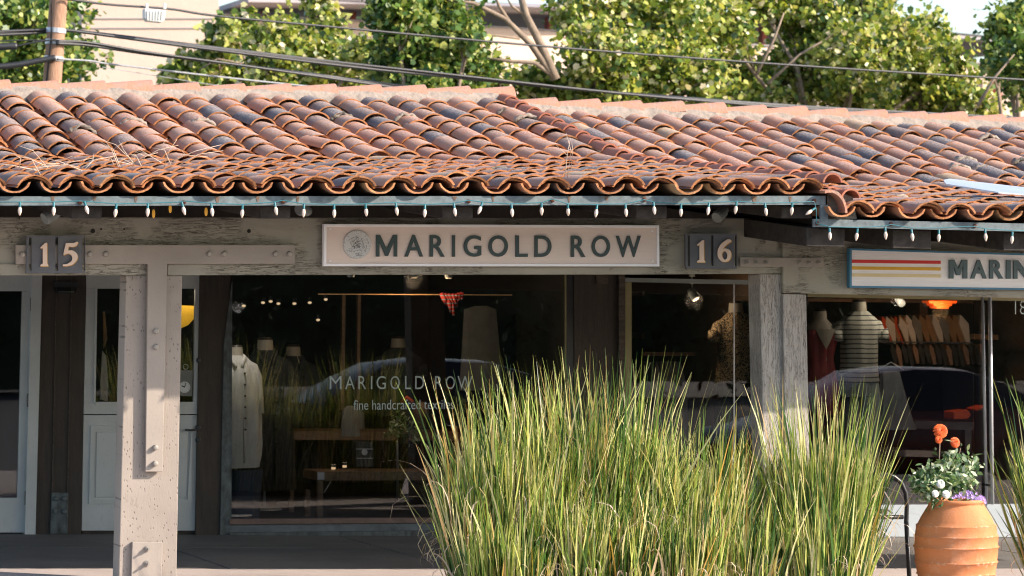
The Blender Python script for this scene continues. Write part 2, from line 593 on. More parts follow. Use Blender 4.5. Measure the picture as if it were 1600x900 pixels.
def pq(name, pts, Y, d, mat, parent=None, bevel=0, **k):
    if len(pts) == 2:
        (a, b), (c, e) = pts
        pts = [(a, b), (c, b), (c, e), (a, e)]
    v, f = prism_px(pts, Y, d)
    return mo(name, v, f, mat, parent, bevel=bevel, **k)


def tube_vf(pts, r, n=6, r1=None):
    pts = [Vector(p) for p in pts]
    m = len(pts)
    if not hasattr(r, '__len__'):
        r = [r + ((r1 if r1 is not None else r) - r) * i / max(1, m - 1) for i in range(m)]
    v = []; f = []
    up = Vector((0, 0, 1))
    for i, p in enumerate(pts):
        t = (pts[min(i + 1, m - 1)] - pts[max(i - 1, 0)]).normalized()
        a = t.cross(up)
        if a.length < 0.05: a = t.cross(Vector((1, 0, 0)))
        a.normalize(); b = t.cross(a).normalized()
        for k in range(n):
            an = 2 * math.pi * k / n
            v.append(p + (a * math.cos(an) + b * math.sin(an)) * r[i])
    for i in range(m - 1):
        for k in range(n):
            k2 = (k + 1) % n
            f.append((i * n + k, i * n + k2, (i + 1) * n + k2, (i + 1) * n + k))
    f.append(tuple(range(n - 1, -1, -1)))
    f.append(tuple(range((m - 1) * n, m * n)))
    return v, f


def tube(name, pts, r, mat, parent=None, n=6, r1=None, **k):
    v, f = tube_vf(pts, r, n, r1)
    return mo(name, v, f, mat, parent, smooth=True, **k)


def loft_vf(rings, n=20, fold=0.0, seed=0):
    """rings: (cx, cy, z, rx, ry) -> closed stack of ellipses"""
    v = []; f = []
    for i, (cx, cy, z, rx, ry) in enumerate(rings):
        for k in range(n):
            a = 2 * math.pi * k / n
            q = 1 + fold * noise.noise(Vector((math.cos(a) * 2.2 + seed, math.sin(a) * 2.2, z * 1.3)))
            if fold: q += fold * .32 * noise.noise(Vector((math.cos(a) * 7 + seed, math.sin(a) * 7, z * 2.2))) + fold * .2 * noise.noise(Vector((math.cos(a) * 4, seed + z * 6, math.sin(a) * 4)))
            v.append((cx + rx * math.cos(a) * q, cy + ry * math.sin(a) * q, z))
    for i in range(len(rings) - 1):
        for k in range(n):
            k2 = (k + 1) % n
            f.append((i * n + k, i * n + k2, (i + 1) * n + k2, (i + 1) * n + k))
    f.append(tuple(range(n - 1, -1, -1))); f.append(tuple(range((len(rings) - 1) * n, len(rings) * n)))
    return v, f


def loft(name, rings, mat, parent=None, n=20, fold=0.0, seed=0, **k):
    v, f = loft_vf(rings, n, fold, seed)
    return mo(name, v, f, mat, parent, smooth=True, autosharp=60, **k)


def lathe_vf(profile, n=32):
    return loft_vf([(0, 0, z, r, r) for r, z in profile], n)


def copy_part(o, parent, loc, rot=None):
    c = o.copy()
    COL.objects.link(c)
    from mathutils import Euler
    m = Matrix.Translation(Vector(loc))
    if rot is not None: m = m @ Euler(rot).to_matrix().to_4x4()
    c.parent = parent
    c.matrix_parent_inverse = MW[parent.name].inverted() if parent else Matrix.Identity(4)
    c.matrix_basis = m
    MW[c.name] = m
    return c


def bolt_vf(r=0.022, h=0.02, nut=False):
    mb = MB()
    if nut:
        v, f = loft_vf([(0, 0, 0, r * 1.35, r * 1.35), (0, 0, h * .2, r * 1.35, r * 1.35)], 12); mb.add(v, f)
        v, f = loft_vf([(0, 0, 0, r, r), (0, 0, h * .7, r, r)], 6); mb.add(v, f)
        v, f = loft_vf([(0, 0, 0, r * .5, r * .5), (0, 0, h * 1.3, r * .5, r * .5)], 8); mb.add(v, f)
    else:
        v, f = loft_vf([(0, 0, 0, r, r), (0, 0, h * .6, r, r), (0, 0, h * .9, r * .8, r * .8), (0, 0, h, r * .45, r * .45)], 12); mb.add(v, f)
    # axis z -> -y
    mb.v = [(x, -z, y) for x, y, z in mb.v]
    mb.f = [tuple(reversed(q)) for q in mb.f]
    mb.f = [tuple(reversed(q)) for q in mb.f]
    return mb.v, mb.f


_bolt = {}


def bolt(parent, px, py, Y, r=0.022, h=0.022, nut=False, mat='bolt_metal'):
    key = (r, h, nut, mat)
    if key not in _bolt:
        v, f = bolt_vf(r, h, nut)
        _bolt[key] = mesh_of('bolt', v, f, mat, autosharp=30)
    o = bpy.data.objects.new('bolt', _bolt[key])
    link(o, parent, W(px, py, Y), (0, rnd.uniform(0, 1), 0))
    return o


def letter(ch, x0, y0, x1, y1, Y, depth, mat, parent, bold=0.0, tilt=0.0, name='letter'):
    """one letter from the built-in font, fitted to a box in the sign's plane"""
    cu = bpy.data.curves.new(name, 'FONT')
    cu.body = ch
    cu.extrude = 0.5
    cu.offset = bold if ch not in 'MN' else min(bold, 0.0)
    cu.resolution_u = 5
    t = bpy.data.objects.new(name, cu)
    COL.objects.link(t)
    dg = bpy.context.evaluated_depsgraph_get()
    me = bpy.data.meshes.new_from_object(t.evaluated_get(dg))
    bpy.data.objects.remove(t)
    v = np.array([q.co[:] for q in me.vertices])
    mn = v.min(0); mx = v.max(0)
    A = W(x0, y1, Y); B = W(x1, y1 + tilt, Y); C = W(x0, y0, Y)
    o_ = []
    for q in v:
        a = (q[0] - mn[0]) / (mx[0] - mn[0]); b = (q[1] - mn[1]) / (mx[1] - mn[1]); c = (q[2] - mn[2]) / (mx[2] - mn[2])
        p = A + (B - A) * a + (C - A) * b + Vector((0, -depth * c, 0))
        o_.append(p)
    for q, p in zip(me.vertices, o_): q.co = p
    me.materials.clear(); me.materials.append(MATS[mat])
    me.name = name
    o = bpy.data.objects.new(name, me)
    return link(o, parent)


def cut_letter(ch, x0, y0, x1, y1, Y, depth, mat, parent, t, g=0.04, name='letter'):
    """M, N and W drawn as plain stroked outlines (t = stroke as a part of the width)"""
    if ch == 'N':
        o = [(0, 0), (0, 1), (t * 1.15, 1), (1 - t, .42), (1 - t, 1), (1, 1), (1, 0), (1 - t * 1.15, 0), (t, .58), (t, 0)]
    else:
        k = t * 1.2
        o = [(0, 0), (0, 1), (k, 1), (.5, g + .34), (1 - k, 1), (1, 1), (1, 0), (1 - t, 0), (1 - t, .70), (.5 + t * .42, g), (.5 - t * .42, g), (t, .70), (t, 0)]
    pts = [(x0 + (x1 - x0) * a, y1 + (y0 - y1) * b) for a, b in o]
    v, f = prism_px(pts, Y - depth, depth)
    return mo(name, v, f, mat, parent)


def poly_digit(pts, box, Y, depth, mat, parent, name='digit', holes=()):
    """smooth closed outline (unit box, y down) as an extruded curve turned to mesh"""
    cu = bpy.data.curves.new(name, 'CURVE')
    cu.dimensions = '2D'; cu.fill_mode = 'BOTH'; cu.extrude = 0.5; cu.resolution_u = 8
    for loop in (pts,) + tuple(holes):
        sp = cu.splines.new('BEZIER'); sp.use_cyclic_u = True
        sp.bezier_points.add(len(loop) - 1)
        for bp_, q in zip(sp.bezier_points, loop):
            bp_.co = (q[0], -q[1], 0)
            ty = 'AUTO' if len(q) > 2 else 'VECTOR'
            bp_.handle_left_type = ty; bp_.handle_right_type = ty
    t = bpy.data.objects.new(name, cu); COL.objects.link(t)
    dg = bpy.context.evaluated_depsgraph_get()
    me = bpy.data.meshes.new_from_object(t.evaluated_get(dg))
    bpy.data.objects.remove(t)
    x0, y0, x1, y1 = box
    A = W(x0, y0, Y); dx = W(x1, y0, Y) - A; dz = W(x0, y1, Y) - A
    for q in me.vertices:
        c = q.co.copy()
        q.co = A + dx * c.x + dz * (-c.y) + Vector((0, -depth * (c.z + 0.5), 0))
    me.materials.clear(); me.materials.append(MATS[mat])
    o = bpy.data.objects.new(name, me)
    return link(o, parent)


# ------------------------------------------------------------------ key planes
YW, YP, YE, YB, YR = 26.2, 21.8, 20.6, 24.4, 27.7     # wall, posts, eave, roof bend, ridge
gA = W(170, 835, YW); gB = W(1400, 839, YW)
gs = (gB.z - gA.z) / (gB.x - gA.x)


def GZ(x): return gA.z + gs * (max(-8, min(22, x)) - gA.x)


XL, XR_ = W(-450, 400, YP).x, W(2300, 400, YP).x     # building runs on out of the frame
XRK = W(1291, 320, YE).x                              # where the higher roof ends
XSP = W(1222, 430, YP).x                              # where the two buildings meet

# ------------------------------------------------------------------ ground
def strip(name, x0, x1, y0, y1, mat, dz=0.0, kind='structure', th=0.0, nx=24):
    v = []; f = []
    xs = [x0 + (x1 - x0) * i / nx for i in range(nx + 1)]
    for x in xs:
        v.append((x, y0, GZ(x) + dz)); v.append((x, y1, GZ(x) + dz))
    for i in range(nx):
        f.append((2 * i, 2 * i + 2, 2 * i + 3, 2 * i + 1))
    if th:
        k = len(v)
        for x in xs: v.append((x, y0, GZ(x) + dz - th))
        for i in range(nx): f.append((k + i, k + i + 1, 2 * i + 2, 2 * i))
    o = mo(name, v, f, mat)
    if kind: o['kind'] = kind
    return o


strip('ground', -300, 400, -300, 900, 'far_ground', -0.17)
strip('street', -60, 90, -18, 17.0, 'asphalt', -0.15)
strip('sidewalk', -8, 22, 17.0, 22.93, 'walk_concrete', 0.0, th=0.15, nx=60)
wk = props(bpy.data.objects.new('walkway', None), kind='structure')
link(wk, None, (8, 24.5, 0))
# slabs of the covered walkway, joints running towards the shops
edges = [-8, 0.2, 2.05, 3.9, 5.6, 7.3, 9.0, 10.8, 12.6, 14.4, 18, 22]
rows = [22.94, 24.85, YW + 0.25]
for r_ in range(2):
    for i in range(len(edges) - 1):
        a, b = edges[i] + 0.011, edges[i + 1] - 0.011
        y0, y1 = rows[r_] + 0.009, rows[r_ + 1] - 0.009
        v = [(a, y0, GZ(a)), (b, y0, GZ(b)), (b, y1, GZ(b)), (a, y1, GZ(a))]
        v += [(p[0], p[1], p[2] - 0.06) for p in v]
        mo('paving_slab', v, [(0, 1, 2, 3), (4, 5, 1, 0), (5, 6, 2, 1), (6, 7, 3, 2), (7, 4, 0, 3)], 'walk_slate', wk)
strip('walkway_bed', -8, 22, 22.93, YW + 0.3, 'soil', -0.03)

# ------------------------------------------------------------------ buildings
zt = W(500, 60, YW).z
bl = thing('shop_building', (W(600, 800, YW).x, YW, GZ(8)), 'long shop building with the higher tiled roof and thick left post', 'building')
br = thing('shop_building', (W(1450, 800, YW).x, YW, GZ(13)), 'lower shop building at right under the sign with red, gold and cream stripes', 'building')

# ---- roof profiles
zeL = W(600, 303, YE).z; zbL = W(940, 274, YB).z; zrL = W(719, 170, YR).z
zeR = W(1400, 340, YE).z; zbR = W(1450, 311, YB).z; zrR = W(1200, 197, YR).z
xL0 = W(719, 165, YR).x; xR0 = W(1200, 190, YR).x; xReave = W(1400, 340, YE).x; xRb = W(1450, 308, YB).x


def prof(y, ze, zb, zr):
    s1 = (zb - ze) / (YB - YE); s2 = (zr - zb) / (YR - YB)
    h = 0.45
    if y < YB - h: return ze + s1 * (y - YE), s1
    if y > YB + h: return zb + s2 * (y - YB), s2
    t = (y - (YB - h)) / (2 * h)
    return ze + s1 * (YB - h - YE) + s1 * t * 2 * h + (s2 - s1) * t * t * h, s1 + (s2 - s1) * t


def roofL(x, y):
    z, s = prof(y, zeL, zbL, zrL)
    return z + 0.006 * (x - XRK + 4), s


SR = -0.017


def roofR(x, y):
    z, s = prof(y, zeR - SR * (xReave - XRK), zbR - SR * (xRb - XRK), zrR - SR * (xR0 - XRK))
    return z + SR * (x - XRK), s


def tile_vf(R0, R1, Ln, th=0.016, ang=72, inv=False, n=8, sq=1.0):
    v = []; f = []; m = []
    a0 = math.radians(ang)
    for (y, R) in ((0, R0), (Ln, R1)):
        for rr in (R, R - th):
            for k in range(n + 1):
                a = -a0 + 2 * a0 * k / n
                x = rr * math.sin(a); z = (rr * math.cos(a) - R0 * math.cos(a0)) * sq
                v.append((x, y, -z if inv else z))
    q = n + 1
    for k in range(n):
        def F_(a, b, c, d, mi):
            f.append((a, b, c, d) if not inv else (d, c, b, a)); m.append(mi)
        F_(k, k + 1, 2 * q + k + 1, 2 * q + k, 0)
        F_(q + k + 1, q + k, 3 * q + k, 3 * q + k + 1, 0)
        F_(q + k, q + k + 1, k + 1, k, 1)
        F_(2 * q + k, 2 * q + k + 1, 3 * q + k + 1, 3 * q + k, 1)
    for k in (0, n):
        a = (k, q + k, 3 * q + k, 2 * q + k)
        f.append(a if k else a[::-1]); m.append(1)
    return v, f, m


def crown_attr(me, per, n):
    q = n + 1
    one = [1 - abs(2 * k / n - 1) for k in range(q)]
    a = me.attributes.new('crown', 'FLOAT', 'POINT')
    a.data.foreach_set('value', (one + [0.0] * q) * 2 * (len(me.vertices) // (4 * q)))


SP = 0.264
EXP = 0.375


def tile_meshes(tag_, **k):
    out = []
    for j in range(3):
        v, f, m = tile_vf(**k)
        # uneven, chipped rims
        v = [(x + nrs.normal() * .0012, y + (nrs.normal() * .004 if y < 0.1 else 0), z + nrs.normal() * .0012) for x, y, z in v]
        out.append(mesh_of(tag_, v, f, ['tile_clay', 'tile_rim'], smooth=True, fm=m, autosharp=35))
        crown_attr(out[-1], 1, 8)
    return out


COVER = dict(R0=0.121, R1=0.109, Ln=0.46, th=0.014, sq=0.80)
PAN = dict(R0=0.104, R1=0.112, Ln=0.46, inv=True, th=0.015, ang=82, sq=0.78)
cm = tile_meshes('cover_tile', **COVER)
pm = tile_meshes('pan_tile', **PAN)


def place_tiles(bld, roof, x_from, x_to, left):
    par = pq('roof', [(0, 0), (1, 0), (1, 1), (0, 1)], 30, 0.01, 'soffit_wood', bld)  # replaced below
    # deck under the tiles, with a back slope
    v = []; f = []
    X0 = XL if left else XRK + 0.005
    X1 = XRK if left else XR_
    ys = [YE + 0.02 + (YR - YE - 0.02) * i / 14 for i in range(15)]
    secs = []
    for x in (X0, X1):
        row = [(x, y, roof(x, y)[0] - 0.035) for y in ys] + [(x, 34.5, roof(x, YR)[0] - 1.6)]
        secs.append(row)
    n = len(secs[0])
    for row in secs: v += row
    for row in secs: v += [(a, b, c - 0.04) for a, b, c in row]
    for i in range(n - 1):
        f.append((i, n + i, n + i + 1, i + 1)); f.append((2 * n + i + 1, 3 * n + i + 1, 3 * n + i, 2 * n + i))
        f.append((i, i + 1, 2 * n + i + 1, 2 * n + i)); f.append((n + i + 1, n + i, 3 * n + i, 3 * n + i + 1))
    f.append((0, 2 * n, 3 * n, n)); f.append((n - 1, 2 * n - 1, 4 * n - 1, 3 * n - 1))
    me = mesh_of('roof', v, f, 'soffit_wood')
    par.data = me
    cand = []
    ncol = int((x_to - x_from) / SP) + 1
    nrow = int((YR - YE) / EXP) + 1
    for c in range(ncol):
        x = x_to - SP * (c + 0.5) if left else x_from + SP * (c + 0.75)
        xo = nrs.normal() * 0.009
        for r in range(nrow):
            y = YE - 0.05 + r * EXP
            if y > YR - 0.12: continue
            z, s = roof(x, y)
            px, py, sc = proj((x, y, z))
            if px < -90 or px > 1700: continue
            cand.append((py - (0 if left else 0), px, x + xo + nrs.normal() * 0.008, y + nrs.normal() * 0.03, s, r, roof(x, y)[0]))
    # the largest in the picture (nearest) become single tiles
    cand.sort(key=lambda q: (q[5] > 16, q[3] + (0 if -20 < q[1] < 1620 else 50)))
    mass = MB(); massp = MB()
    nc = npn = 0
    for i, (py, px, x, y, s, r, z) in enumerate(cand):
        a = math.atan(s) - 0.009 / EXP
        odd = rnd.random() < 0.05
        rot = (a + nrs.normal() * 0.014 - (0.03 if odd else 0), nrs.normal() * 0.03, nrs.normal() * 0.024 * (3 if odd else 1))
        zc_ = z + 0.034 + 0.012 + abs(nrs.normal()) * 0.003 + (0.012 if odd else 0)
        if i < 300:
            o = bpy.data.objects.new('cover_tile', rnd.choice(cm)); link(o, par, (x, y, zc_), rot); nc += 1
        else:
            from mathutils import Euler
            M = Matrix.Translation((x, y, zc_)) @ Euler(rot).to_matrix().to_4x4()
            tv, tf, tm = tile_vf(**COVER)
            k = len(mass.v); mass.v += [tuple(M @ Vector(q)) for q in tv]
            rr = rnd.random()
            mass.f += [tuple(j + k for j in q) for q in tf]; mass.m += tm; mass.r += [rr] * len(tf)
        # pan to the left of the cover
        xp = x - SP / 2; rot2 = (math.atan(s) - 0.016 / EXP, nrs.normal() * 0.02, nrs.normal() * 0.012)
        zp = roof(xp, y)[0] + 0.068
        if r <= 1:
            o = bpy.data.objects.new('pan_tile', rnd.choice(pm)); link(o, par, (xp, y + 0.01 - (0.012 if r == 0 else 0), zp), rot2)
        else:
            from mathutils import Euler
            M = Matrix.Translation((xp, y, zp)) @ Euler(rot2).to_matrix().to_4x4()
            tv, tf, tm = tile_vf(**dict(PAN, n=5))
            k = len(massp.v); massp.v += [tuple(M @ Vector(q)) for q in tv]
            rr = rnd.random()
            massp.f += [tuple(j + k for j in q) for q in tf]; massp.m += tm; massp.r += [rr] * len(tf)
        if r == 0:   # doubled starter tile at the eave
            o = bpy.data.objects.new('starter_tile', rnd.choice(cm)); link(o, par, (x + nrs.normal() * .006, y + 0.03, zc_ - 0.014), (a, 0, nrs.normal() * .03))
        if rnd.random() < (0.06 if r > 12 else 0.012) and y < YR - 0.5:
            # lumps of mortar squeezed over a tile's lower rim
            tv, tf, tm = tile_vf(0.128, 0.122, 0.07, 0.03, 66, n=12, sq=.84)
            tv = [(q[0], q[1] + 0.03 * noise.noise(Vector(q) * 30 + Vector((x, y, 0))), q[2] + 0.03 * noise.noise(Vector(q) * 25 + Vector((x, 0, y)))) for q in tv]
            mo('mortar_lump', tv, tf, rnd.choice(['mortar', 'lichen_mortar']), par, (x, y - 0.03, zc_), rot, smooth=True)
    for b_, nm in ((mass, 'cover_tile_mass'), (massp, 'pan_tile_mass')):
        if b_.f:
            me = mesh_of(nm, b_.v, b_.f, ['tile_clay_mass', 'tile_rim_mass'], smooth=True, fm=b_.m, autosharp=35, rn=b_.r)
            crown_attr(me, 0, 8 if nm[0] == 'c' else 5)
            o = bpy.data.objects.new(nm, me); link(o, par); o['kind'] = 'stuff'
    return par


xl_tiles = W(-110, 300, YE).x
roL = place_tiles(bl, roofL, xl_tiles, XRK, True)
roR = place_tiles(br, roofR, XRK, W(2600, 300, YE).x, False)

# ---- ridge caps on a bed of mortar
def ridge(par, roof, xa, xb, step=0.405):
    v, f, m = tile_vf(0.125, 0.105, 0.46, 0.018, 80, n=8)
    v = [(y, -x, z) for x, y, z in v]
    meshes = [mesh_of('ridge_tile', v, f, 'ridge_clay', smooth=True, autosharp=35)]
    x = xa
    while x < xb:
        z = roof(x, YR)[0]
        o = bpy.data.objects.new('ridge_tile', meshes[0])
        # wide end to the right, as laid
        link(o, par, (x + step, YR + 0.03, z + 0.088 + nrs.normal() * .006), (nrs.normal() * .02, 0.045, math.pi + nrs.normal() * .015))
        x += step
    # mortar band, lumpy
    n = int((xb - xa) / 0.045)
    vv = []; ff = []
    prof_ = [(-0.19, -0.02), (-0.165, 0.05), (-0.13, 0.085), (-0.10, 0.12), (0.10, 0.12), (0.14, 0.04), (0.18, -0.1)]
    for i in range(n + 1):
        x = xa + 0.01 + (xb - xa - 0.0) * i / n; z = roof(x, YR)[0]
        for j, (dy, dz) in enumerate(prof_):
            q = noise.noise(Vector((x * 9, dy * 30, 1.3))) * 0.035
            vv.append((x, YR + 0.03 + dy + q * 0.7, z + dz + q * (0.6 if j < 4 else 0)))
    k = len(prof_)
    for i in range(n):
        for j in range(k - 1):
            ff.append((i * k + j, (i + 1) * k + j, (i + 1) * k + j + 1, i * k + j + 1))
    ff.append(tuple(range(k - 1, -1, -1))); ff.append(tuple(range(n * k, n * k + k)))
    mo('mortar_bed', vv, ff, 'mortar', par, smooth=True, autosharp=50)


ridge(roL, roofL, W(-60, 140, YR).x, XRK - 0.02)
ridge(roR, roofR, XRK + 0.16, W(1700, 190, YR).x, 0.40)

# ---- rake: narrow red tiles stepping down the end of the higher roof
v, f, m = tile_vf(0.075, 0.066, 0.36, 0.013, 84, n=8)
rk = mesh_of('rake_tile', v, f, 'rake_clay', smooth=True, autosharp=35)
for dx, dz in ((0.03, 0.03), (0.165, -0.075)):
    y = YE - 0.04
    while y < YR - 0.15:
        z, s = roofL(XRK, y)
        o = bpy.data.objects.new('rake_tile', rk)
        link(o, roL, (XRK + dx + nrs.normal() * .004, y, z + dz + 0.05), (math.atan(s) - 0.05, nrs.normal() * .03, nrs.normal() * .02))
        y += 0.31
v = []; f = []
ys = [YE + 0.03 + (YR - YE - 0.05) * i / 16 for i in range(17)]
for y in ys:
    z = roofL(XRK, y)[0]; z2 = roofR(XRK, y)[0]
    v += [(XRK + 0.02, y, z + 0.04), (XRK + 0.21, y, z - 0.02), (XRK + 0.24, y, z2 - 0.02), (XRK + 0.02, y, z2 - 0.02)]
for i in range(16):
    for j in range(3):
        f.append((4 * i + j, 4 * i + 4 + j, 4 * i + 5 + j, 4 * i + 1 + j))
f.append((3, 2, 1, 0))
mo('rake_board', v, f, 'lichen_mortar', roL)
# big barrel tile turned down over the eave corner
v = []; f = []
for yy in (0, .5):
    for rr in (.165, .145):
        for k in range(9):
            a = math.radians(-20 + 105 * k / 8); v.append((rr * math.sin(a) * .8 - .03, yy, rr * math.cos(a) - .09))
for k in range(8): f += [(k, k + 1, 19 + k, 18 + k), (10 + k, 9 + k, 27 + k, 28 + k), (9 + k, 10 + k, k + 1, k), (18 + k, 19 + k, 28 + k, 27 + k)]
f += [(0, 18, 27, 9), (8, 17, 35, 26)]
mo('corner_tile', v, f, 'ridge_clay', roR, (XRK + 0.02, YE - 0.09, roofR(XRK, YE)[0] + 0.10), (0.03, 0.05, 0.0), smooth=True, autosharp=35)

# ---- metal edge under the tiles
fl = pq('eave_flashing', [(-300, 307), (1290, 306), (1290, 320), (-300, 322)], YE - 0.012, 0.03, 'flashing_metal', bl)
pq('flashing_corner', [(1282, 320.5), (1294, 320.5), (1294, 346), (1282, 346)], YE - 0.014, 0.028, 'flashing_metal', br)
pq('eave_flashing', [(1271, 342), (1900, 356), (1900, 368.5), (1271, 354.5)], YE - 0.012, 0.024, 'flashing_metal', br)
for x, y in ((125, 316), (287, 316), (442, 315), (732, 314.5), (863, 313), (1007, 312), (1272, 313.5)):
    bolt(fl, x, y, YE - 0.013, 0.014, 0.012, mat='rust')
for x, y in ((1277, 349), (1392, 350), (1523, 353)):
    bolt(fl, x, y, YE - 0.013, 0.014, 0.012, mat='rust')

# rust runs under the low points of the tiles
mb = MB()
for i in range(40):
    x = XRK - SP * (i + 1) - .0
    p = proj((x, YE, 2.6))
    if p[0] < -20: break
    if rnd.random() < .75:
        w_ = rnd.uniform(2, 5); h_ = rnd.uniform(6, 13)
        mb.quad([(p[0] - w_, 307), (p[0] + w_, 307), (p[0] + w_ * .3, 307 + h_), (p[0] - w_ * .2, 307 + h_)], YE - 0.0145, 0.002)
mb.out('rust_run', 'rust_stain', bl)['kind'] = 'stuff'
# ---- rafter tails
def rafter(px, wpx, par, roof, dep=0.13, y0=0.10, dz=0.0):
    xa = W(px - wpx / 2, 330, YE + y0).x; xb = W(px + wpx / 2, 330, YE + y0).x
    v = []
    for x in (xa, xb):
        for y in (YE + y0, 24.2):
            z = roof(x, y)[0] - 0.085 - dz
            v += [(x, y, z), (x, y, z - dep)]
    f = [(0, 1, 5, 4), (2, 6, 7, 3), (0, 2, 3, 1), (4, 5, 7, 6), (0, 4, 6, 2), (1, 3, 7, 5)]
    mo('rafter', v, f, 'rafter_wood', par, bevel=0.006)


for p in (-60, 135, 430, 715, 1018, 1245): rafter(p, 48, bl, roofL, 0.085)
for p in (1290, 1425, 1598): rafter(p, 60, br, roofR, 0.13)

# ---- beams
bmL = pq('beam', [(-450, 338), (1206, 341), (1221.5, 341), (1221.5, 427.5), (1000, 429), (-450, 430.5)], YP, 0.22, 'beam_paint', bl, bevel=0.008)
pq('beam_lower_lip', [(-450, 413.2), (231, 412.8), (231, 430), (-450, 431)], YP - 0.012, 0.012, 'beam_paint', bl)
pq('beam_lower_lip', [(262, 412.8), (461, 413), (461, 429.6), (262, 430)], YP - 0.012, 0.012, 'beam_paint', bl)
bmR = pq('beam', [(1223, 372), (2300, 392), (2300, 480), (1223, 458)], YP - 0.03, 0.22, 'beam_paint', br, bevel=0.008)
pq('beam_end', [(1196, 343), (1221, 343), (1221, 372), (1212, 380), (1196, 380)], YP - 0.02, 0.02, 'beam_paint', bl)
# holes bored in the beam
for x, y, r in ((145, 361, .016), (158, 358, .007), (194, 358, .006), (389, 361, .014), (30, 341, .006)):
    c = W(x, y, YP - 0.001)
    vv, ff = loft_vf([(0, 0, 0, r, r), (0, 0, 0.004, r * .9, r * .9)], 10)
    vv = [(c.x + a, c.y - cc, c.z + b) for a, b, cc in vv]
    mo('bolt_hole', vv, ff, 'slot_dark', bmL)

# ---- posts
pL = pq('post', [(197, 430.5), (285, 430.5), (275, 945), (184.5, 945)], YP + 0.002, 0.2, 'post_paint', bl, bevel=0.006)
pR1 = pq('post', [(1187, 428), (1221.5, 428), (1229, 950), (1198, 950)], YP + 0.002, 0.22, 'peeling_paint', bl, bevel=0.007)
pR2 = pq('post', [(1223, 459), (1260, 460), (1270, 955), (1231, 955)], YP - 0.026, 0.24, 'peeling_paint', br, bevel=0.007)
# T shaped strap
tp = pq('strap_plate', [(25, 382.7), (461, 382.7), (461, 412.5), (261.5, 412.5), (254, 737), (227.5, 737), (231, 412.5), (25, 412.5)],
        YP - 0.05, 0.035, 'plate_paint', bl, bevel=0.003)
for x, y in ((35, 397.5), (140.5, 397), (165, 397), (327, 397), (350, 397), (430, 397), (452, 397), (243.5, 517.5), (243.5, 542), (242.5, 699), (242, 724)):
    bolt(tp, x, y, YP - 0.05, 0.0185, 0.034 if y > 600 else 0.022)
bp = pq('base_plate', [(207, 847), (254, 847.5), (252, 940), (204, 940)], YP - 0.035, 0.035, 'plate_paint', bl, bevel=0.003)
for x, y in ((230, 857), (229.5, 880)): bolt(bp, x, y, YP - 0.035, 0.015, 0.045, True)
sp_ = pq('strap_plate', [(1156.5, 402), (1222, 402.5), (1287, 403), (1287, 417), (1222, 417), (1156.5, 417)], YP - 0.042, 0.012, 'plate_paint', br, bevel=0.002)
for x in (1166, 1181.5, 1197, 1248, 1264, 1279): bolt(sp_, x, 409.7, YP - 0.042, 0.012, 0.035, True)

# ---- wall behind the porch
def wq(name, pts, mat, par, Y=YW, d=0.12, **k): return pq(name, pts, Y, d, mat, par, **k)


wl = wq('wall', [(-420, 200), (1262, 230), (1262, 428), (-420, 428)], 'brown_siding', bl, YW - 0.01, 0.1)
wl2 = wq('wall', [(1264, 262), (2300, 280), (2300, 455), (1264, 455)], 'brown_siding', br, YW - 0.01, 0.1)

# unit with the white glazed door at far left
d1 = wq('door', [(-70, 428), (49, 430), (38, 833), (-82, 833)], 'door_paint', bl, YW + 0.02, 0.04)
v = []
bpy.data.objects.remove(d1)
d1 = wq('door', [(-70, 430), (49, 430), (48.3, 455), (-71, 455)], 'door_paint', bl, YW + 0.02, 0.045)
d1['label'] = 'white glazed door at the left edge'
wq('door_stile', [(35, 455.2), (48.3, 455.2), (39.5, 777.8), (27, 777.8)], 'door_paint', d1, YW + 0.02, 0.045)
wq('door_stile', [(-71, 455.2), (-58, 455.2), (-66, 777.8), (-80, 777.8)], 'door_paint', d1, YW + 0.02, 0.045)
wq('door_rail', [(-80, 778), (39.5, 778), (38, 832), (-81, 832)], 'door_paint', d1, YW + 0.02, 0.045)
wq('door_glass', [(-58, 455), (35.3, 455), (27.2, 778), (-66, 778)], 'window_glass', d1, YW + 0.04, 0.006)
wq('door_frame', [(50, 428), (66, 428), (55.5, 835), (39, 835)], 'door_paint', bl, YW - 0.03, 0.12)
for x, y0, y1 in ((49.5, 465, 486), (44.5, 615, 636), (41, 767, 789)):
    a = W(x, y0, YW - 0.01); b = W(x - 0.5, y1, YW - 0.01)
    tube('hinge', [a, b], 0.012, 'hinge_metal', d1, 8)
# brown wall, dutch door, brown wall
wq('wall_panel', [(66.3, 428), (134, 428), (126.5, 838), (56, 838)], 'brown_siding', bl, YW, 0.1)
for i, x in enumerate((88, 112)):
    wq('siding_batten', [(x, 428.5), (x + 1.5, 428.5), (x - 7, 836), (x - 8.5, 836)], 'old_timber', bl, YW - 0.012, 0.012)
dd = wq('dutch_door', [(135, 430), (312, 430), (311.6, 451), (134.8, 451)], 'door_paint', bl, YW + 0.0, 0.045)
dd['label'] = 'white dutch door with a tall window above a raised panel, behind the thick post'
wq('door_stile', [(134.8, 451.2), (151.8, 451.2), (149, 629.8), (131, 629.8)], 'door_paint', dd, YW, 0.045)
wq('door_stile', [(305.5, 451.2), (311.6, 451.2), (308.5, 629.8), (302.5, 629.8)], 'door_paint', dd, YW, 0.045)
wq('window_sill', [(131, 630), (308.5, 630), (308.2, 647), (130.7, 647)], 'door_paint', dd, YW, 0.045)
wq('window_stop', [(149.5, 628), (303, 628), (303, 633), (149.5, 633)], 'door_paint', dd, YW - 0.012, 0.012)
wq('window_stop', [(148.6, 448.5), (152.2, 448.5), (149.4, 628), (146, 628)], 'door_paint', dd, YW - 0.012, 0.012)
wq('window_glass', [(151.5, 451), (306, 451), (303, 630), (148.5, 630)], 'window_glass', dd, YW + 0.02, 0.006)
